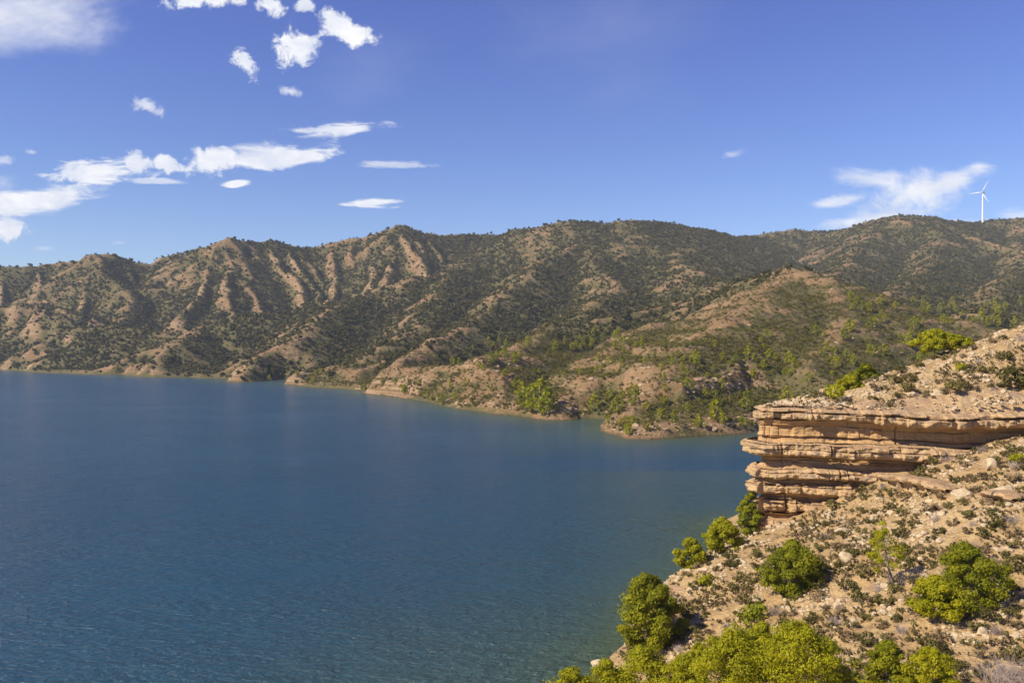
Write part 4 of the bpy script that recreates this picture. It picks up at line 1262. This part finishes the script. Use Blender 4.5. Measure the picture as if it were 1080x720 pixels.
for (px, py, w, hs, me, lab) in [
        (880, 437, 26, 1.0, GREEN[0], 'dark green shrub on the caprock near the left half of the cliff'),
        (1008, 431, 30, .9, OLIVE[0], 'grey green shrub beside the tilted boulder above the caprock'),
        (1067, 410, 38, .95, OLIVE[1], 'large dark shrub high on the hilltop at the right edge'),
        (1014, 392, 18, 1.0, GREEN[1], 'yellow green shrub below the umbrella shaped pine'),
        (958, 414, 20, 1.0, OLIVE[2], 'dusky shrub on the stony skyline between pine and boulder'),
        (795, 657, 38, .85, GREEN[0], 'spreading green shrub behind the lime green pine pair'),
        (788, 640, 24, 1.1, OLIVE[3], 'upright dark shrub above the spreading green shrub'),
        (1068, 606, 30, 1.0, OLIVE[4], 'dark green shrub at the right edge above the lone white stone'),
        (745, 618, 26, .9, GREEN[1], 'shrub on the brink below the rounded edge pine'),
        (722, 652, 30, .9, OLIVE[0], 'grey green shrub just behind the big dark pine'),
        (1045, 655, 24, .9, OLIVE[2], 'green shrub in the group below the wide olive pine'),
        (1066, 652, 20, .9, OLIVE[1], 'dark shrub beside the lone white stone near the right edge'),
        (1075, 700, 30, 1.0, OLIVE[3], 'dark green shrub at the bottom right corner'),
        (865, 624, 22, .9, OLIVE[3], 'dull shrub in the shade at the right of the round pine bush'),
        (990, 690, 26, 1.0, OLIVE[2], 'dark shrub behind the fresh green twin pine'),
        (1075, 490, 22, .9, GREEN[0], 'green shrub at the right edge below the end of the cliff'),
        (1065, 482, 20, .8, OLIVE[4], 'olive shrub where the cliff runs into the slope')]:
    plant_shrub(px, py, w, me, lab, None, hs)

tw = twig_mesh('twiggy_bush', 4.6, 2.4, 31, M_TWIG, 150)
w_ = ray_near(1050, 719) or (28, 52, 8)
o = link('twiggy_bush', tw); o.location = (w_[0], w_[1] - 1.5, w_[2] - 0.2)
tag(o, 'bare grey twiggy bush in the bottom right corner', 'bush')

_used = []


def spread(n, x0, x1, y0, y1, wmin, wmax, lab_o, lab_b, grp, brown=0.35, sep=0.72):
    k = 0; tries = 0
    while k < n and tries < n * 25:
        tries += 1
        px, py = _rng.uniform(x0, x1), _rng.uniform(y0, y1)
        # keep to the land: below the cliff foot and right of the brink
        w = _rng.triangular(wmin, wmax, wmin * 1.25) * 1.12
        if any(abs(px - a) < (w + c) * .5 * sep + 1 and abs(py - b) < (w + c) * .3 * sep + 1 for a, b, c in _used): continue
        g = ray_near(px, py)
        if g is None or g[2] < 0.6: continue
        gz, ins, s, t = near_z(np.array([g[0]]), np.array([g[1]]), True)
        if y0 > 440 and ins[0] > -0.6: continue
        if y0 < 440 and ins[0] < 1.5: continue
        br = _rng.random() < brown
        if plant_shrub(px, py, w, _rng.choice(BROWN if br else OLIVE), lab_b if br else lab_o, grp, _rng.uniform(.65, 1.05)):
            _used.append((px, py, w)); k += 1


spread(46, 905, 1082, 356, 432, 8, 18, 'small dull green shrub among stones on the hilltop above the cliff', 'small brown shrub among stones on the hilltop above the cliff', 'shrubs on the hilltop', .5)
spread(95, 860, 1082, 476, 600, 9, 23, 'low olive shrub on the sandy slope right below the cliff', 'dry brown shrub on the sandy slope right below the cliff', 'shrubs on the slope below the cliff', .42)
spread(95, 770, 1082, 585, 716, 11, 27, 'low olive shrub on the lower slope between the pines', 'dry brown shrub on the lower slope between the pines', 'shrubs on the lower slope', .42)
spread(26, 700, 800, 585, 690, 8, 18, 'low olive shrub on the stony brink above the water', 'dry brown shrub on the stony brink above the water', 'shrubs on the stony brink', .45)


# ------------------------------------------------------------------ boulders and loose stones
def boulder(px, py, wpx, asp, seed, label, group=None, tilt=0.0):
    w = ray_near(px, py)
    if w is None: return
    s = wpx * w[1] / F * 0.56
    o = link('boulder', rock_mesh('boulder', s, s * .8, s * asp, seed, M_STONE))
    o.location = (w[0], w[1] + s * .3, w[2] + s * asp * 0.35); o.rotation_euler = (0, R(tilt), 0)
    tag(o, label, 'boulder', group)


for i, (px, py, w, a, tl, lab) in enumerate([
        (988, 424, 26, .5, -22, 'tilted slab like boulder on the slope above the caprock'),
        (1017, 528, 22, .75, 5, 'pale blocky boulder in the middle of the slope below the cliff'),
        (1048, 494, 20, .7, 0, 'rounded pale boulder right of centre under the end of the ledges'),
        (894, 592, 17, .7, 8, 'smooth cream boulder right of the round pine bush'),
        (893, 562, 20, .35, 0, 'flat pale stone lying below the lowest ledge'),
        (1062, 652, 15, .7, 0, 'lone white stone among shrubs near the right edge'),
        (1037, 669, 11, .9, 0, 'dark pointed stone standing on bare sand below the wide olive pine'),
        (885, 644, 10, 1.2, 12, 'upright pale stone between dry shrubs on the lower slope'),
        (632, 703, 16, .6, 0, 'wet brown boulder at the waterline beside the yellow green pine'),
        (800, 636, 15, .8, 0, 'pale boulder at the edge of the spreading green shrub'),
        (965, 428, 16, .5, 10, 'flat stone on the brink of the caprock'),
        (868, 428, 15, .45, 0, 'low stone on the outer caprock near the dark green shrub'),
        (743, 603, 12, .6, 0, 'stone on the brink above the water between two edge pines'),
        (1060, 520, 22, .5, -10, 'low broken block at the right side of the slope below the ledges'),
        (1004, 640, 12, .6, 0, 'brown stone in the shade of the low bright pine'),
        (838, 690, 10, .7, 0, 'stone beside the large lime green pine')]):
    boulder(px, py, w, a, 900 + i, lab, None, tl)


def slope_ledge(px0, py0, px1, py1, seed, thick, label):
    a, b = ray_near(px0, py0), ray_near(px1, py1)
    if a is None or b is None: return
    n, m = 130, 26
    L = math.hypot(b[0] - a[0], b[1] - a[1]); t = np.linspace(0, 1, n)[None, :]; v = np.linspace(0, 1, m)[:, None]
    ux, uy = (b[0] - a[0]) / L, (b[1] - a[1]) / L
    vk = [0, .3, .5, .58, .64, .74, .84, .92, 1]           # flat top, broken lip, undercut face, foot in the ground
    o_ = np.interp(v, vk, [-2.6, -.6, .75, 1.15, 1.2, 1.0, .35, .1, .2]); u_ = np.interp(v, vk, [.75, 1.0, 1.0, .86, .6, .36, .2, -.2, -1.0])
    ends = np.sin(np.pi * np.clip(t, 0.01, 0.99)) ** 0.3
    s_ = t * L + 0 * v
    c1 = s_ / 1.7 + 0.9 * perlin(s_ / 3, s_ * 0 + seed, 7); cell = np.floor(c1); fr_ = c1 - cell
    out = o_ + ((_h(cell, cell * 0 + seed, 4) - 0.5) * 0.9 - 0.5 * np.exp(-((fr_ - 0.05) / 0.06) ** 2)) * (v > 0.3) + 0.35 * fbm(s_ / 1.2, v * 3 + 0 * t, 4, seed)
    zz = a[2] + (b[2] - a[2]) * t + thick * u_ * ends + 0.05
    X = a[0] + ux * s_ + uy * out * ends; Y = a[1] + uy * s_ - ux * out * ends
    zz = zz + 0.12 * fbm(s_ / 1.0, v * 4 + 0 * t, 4, seed + 3)
    o = link('rock_ledge', grid_mesh('rock_ledge', X, Y, zz, M_CLIFF, {'hard': np.full(X.shape, .8)}, smooth=False))
    tag(o, label, 'rock ledge')


slope_ledge(928, 506, 1000, 521, 5, 1.0, 'long ochre rock ledge cropping out of the slope under the cliff')
slope_ledge(1036, 524, 1072, 531, 9, 0.8, 'short pale rock ledge cropping out near the right edge')
slope_ledge(700, 636, 716, 622, 12, 0.7, 'small rock ledge on the brink behind the big dark pine')


def litter_z(x, y):
    z, ins, s, t = near_z(x, y, True)
    z = np.where((ins > 1.0) & (ins <= 5.2), t + 0.22, z)
    return z, ins, s, t


def near_litter():
    rs = np.random.RandomState(8)
    n = 60000
    az = np.tan(rs.uniform(R(3), R(36), n)); d = np.sqrt(rs.uniform(48 ** 2, 135 ** 2, n)); x = az * d; y = d
    z, ins, s, t = litter_z(x, y)
    ok = (z > 0.1) & ((ins < -0.8) | (ins > 1.1))
    clus = fbm(x / 4, y / 4, 3, 171)
    ok &= rs.uniform(size=n) < np.clip(0.20 + 2.0 * clus + 0.25 * (ins > 0), 0.02, 1)
    x, y, z = x[ok], y[ok], z[ok]; n = len(x)
    sc = np.clip(rs.gamma(1.3, 0.13, n) + 0.07, 0.07, 1.0)
    var = [rock_mesh('slope_stone', .6, .5, .36, 320 + i, M_STONE, 2) for i in range(6)]
    scatter('loose_stones', np.stack([x, y, z + sc * .06], 1), sc, rs.uniform(0, 6.28, n), rs.randint(0, 6, n), var, 'loose pale stones scattered over the sandy slope', M_STONE)
    print('stones', n)
    n = 44000
    az = np.tan(rs.uniform(R(3), R(36), n)); d = np.sqrt(rs.uniform(48 ** 2, 135 ** 2, n)); x = az * d; y = d
    z, ins, s, t = litter_z(x, y)
    ok = (z > 0.3) & ((ins < -0.4) | (ins > 1.6))
    clus = fbm(x / 6, y / 6, 3, 181)
    ok &= rs.uniform(size=n) < np.clip(0.18 + 1.9 * clus, 0.02, 1)
    x, y, z = x[ok], y[ok], z[ok]; n = len(x)
    var = [shrub_mesh('dry_tuft', 1, .9, 340 + i, M_DRY if i % 2 else M_SHRUB, 4, 12, .22, up=1.6) for i in range(6)]
    scatter('dry_grass', np.stack([x, y, z - .02], 1), np.clip(rs.gamma(2.5, .11, n) + .12, .15, .75), rs.uniform(0, 6.28, n), rs.randint(0, 6, n), var, 'dry grass and tiny herbs between the shrubs on the slope', M_DRY)
    print('tufts', n)


near_litter()


# ------------------------------------------------------------------ air
def build_haze():
    m = bpy.data.materials.new('air'); m.use_nodes = True
    t = m.node_tree; t.nodes.remove(t.nodes['Principled BSDF'])
    v = t.nodes.new('ShaderNodeVolumePrincipled')
    v.inputs['Color'].default_value = C(.80, .88, 1.0)
    v.inputs['Density'].default_value = HAZE
    v.inputs['Anisotropy'].default_value = 0.0
    t.links.new(v.outputs[0], t.nodes['Material Output'].inputs['Volume'])
    bm = bmesh.new(); bmesh.ops.create_cube(bm, size=1)
    lo, hi = (-2900, -300, -16), (2900, 2900, 420)
    for vv in bm.verts: vv.co = Vector([(lo[i] if vv.co[i] < 0 else hi[i]) for i in range(3)])
    me = bpy.data.meshes.new('haze'); bm.to_mesh(me); bm.free(); me.materials.append(m)
    tag(link('haze', me), 'thin blue air between the viewer and the far ridges', kind='stuff')


HAZE = 0.000075
build_haze()
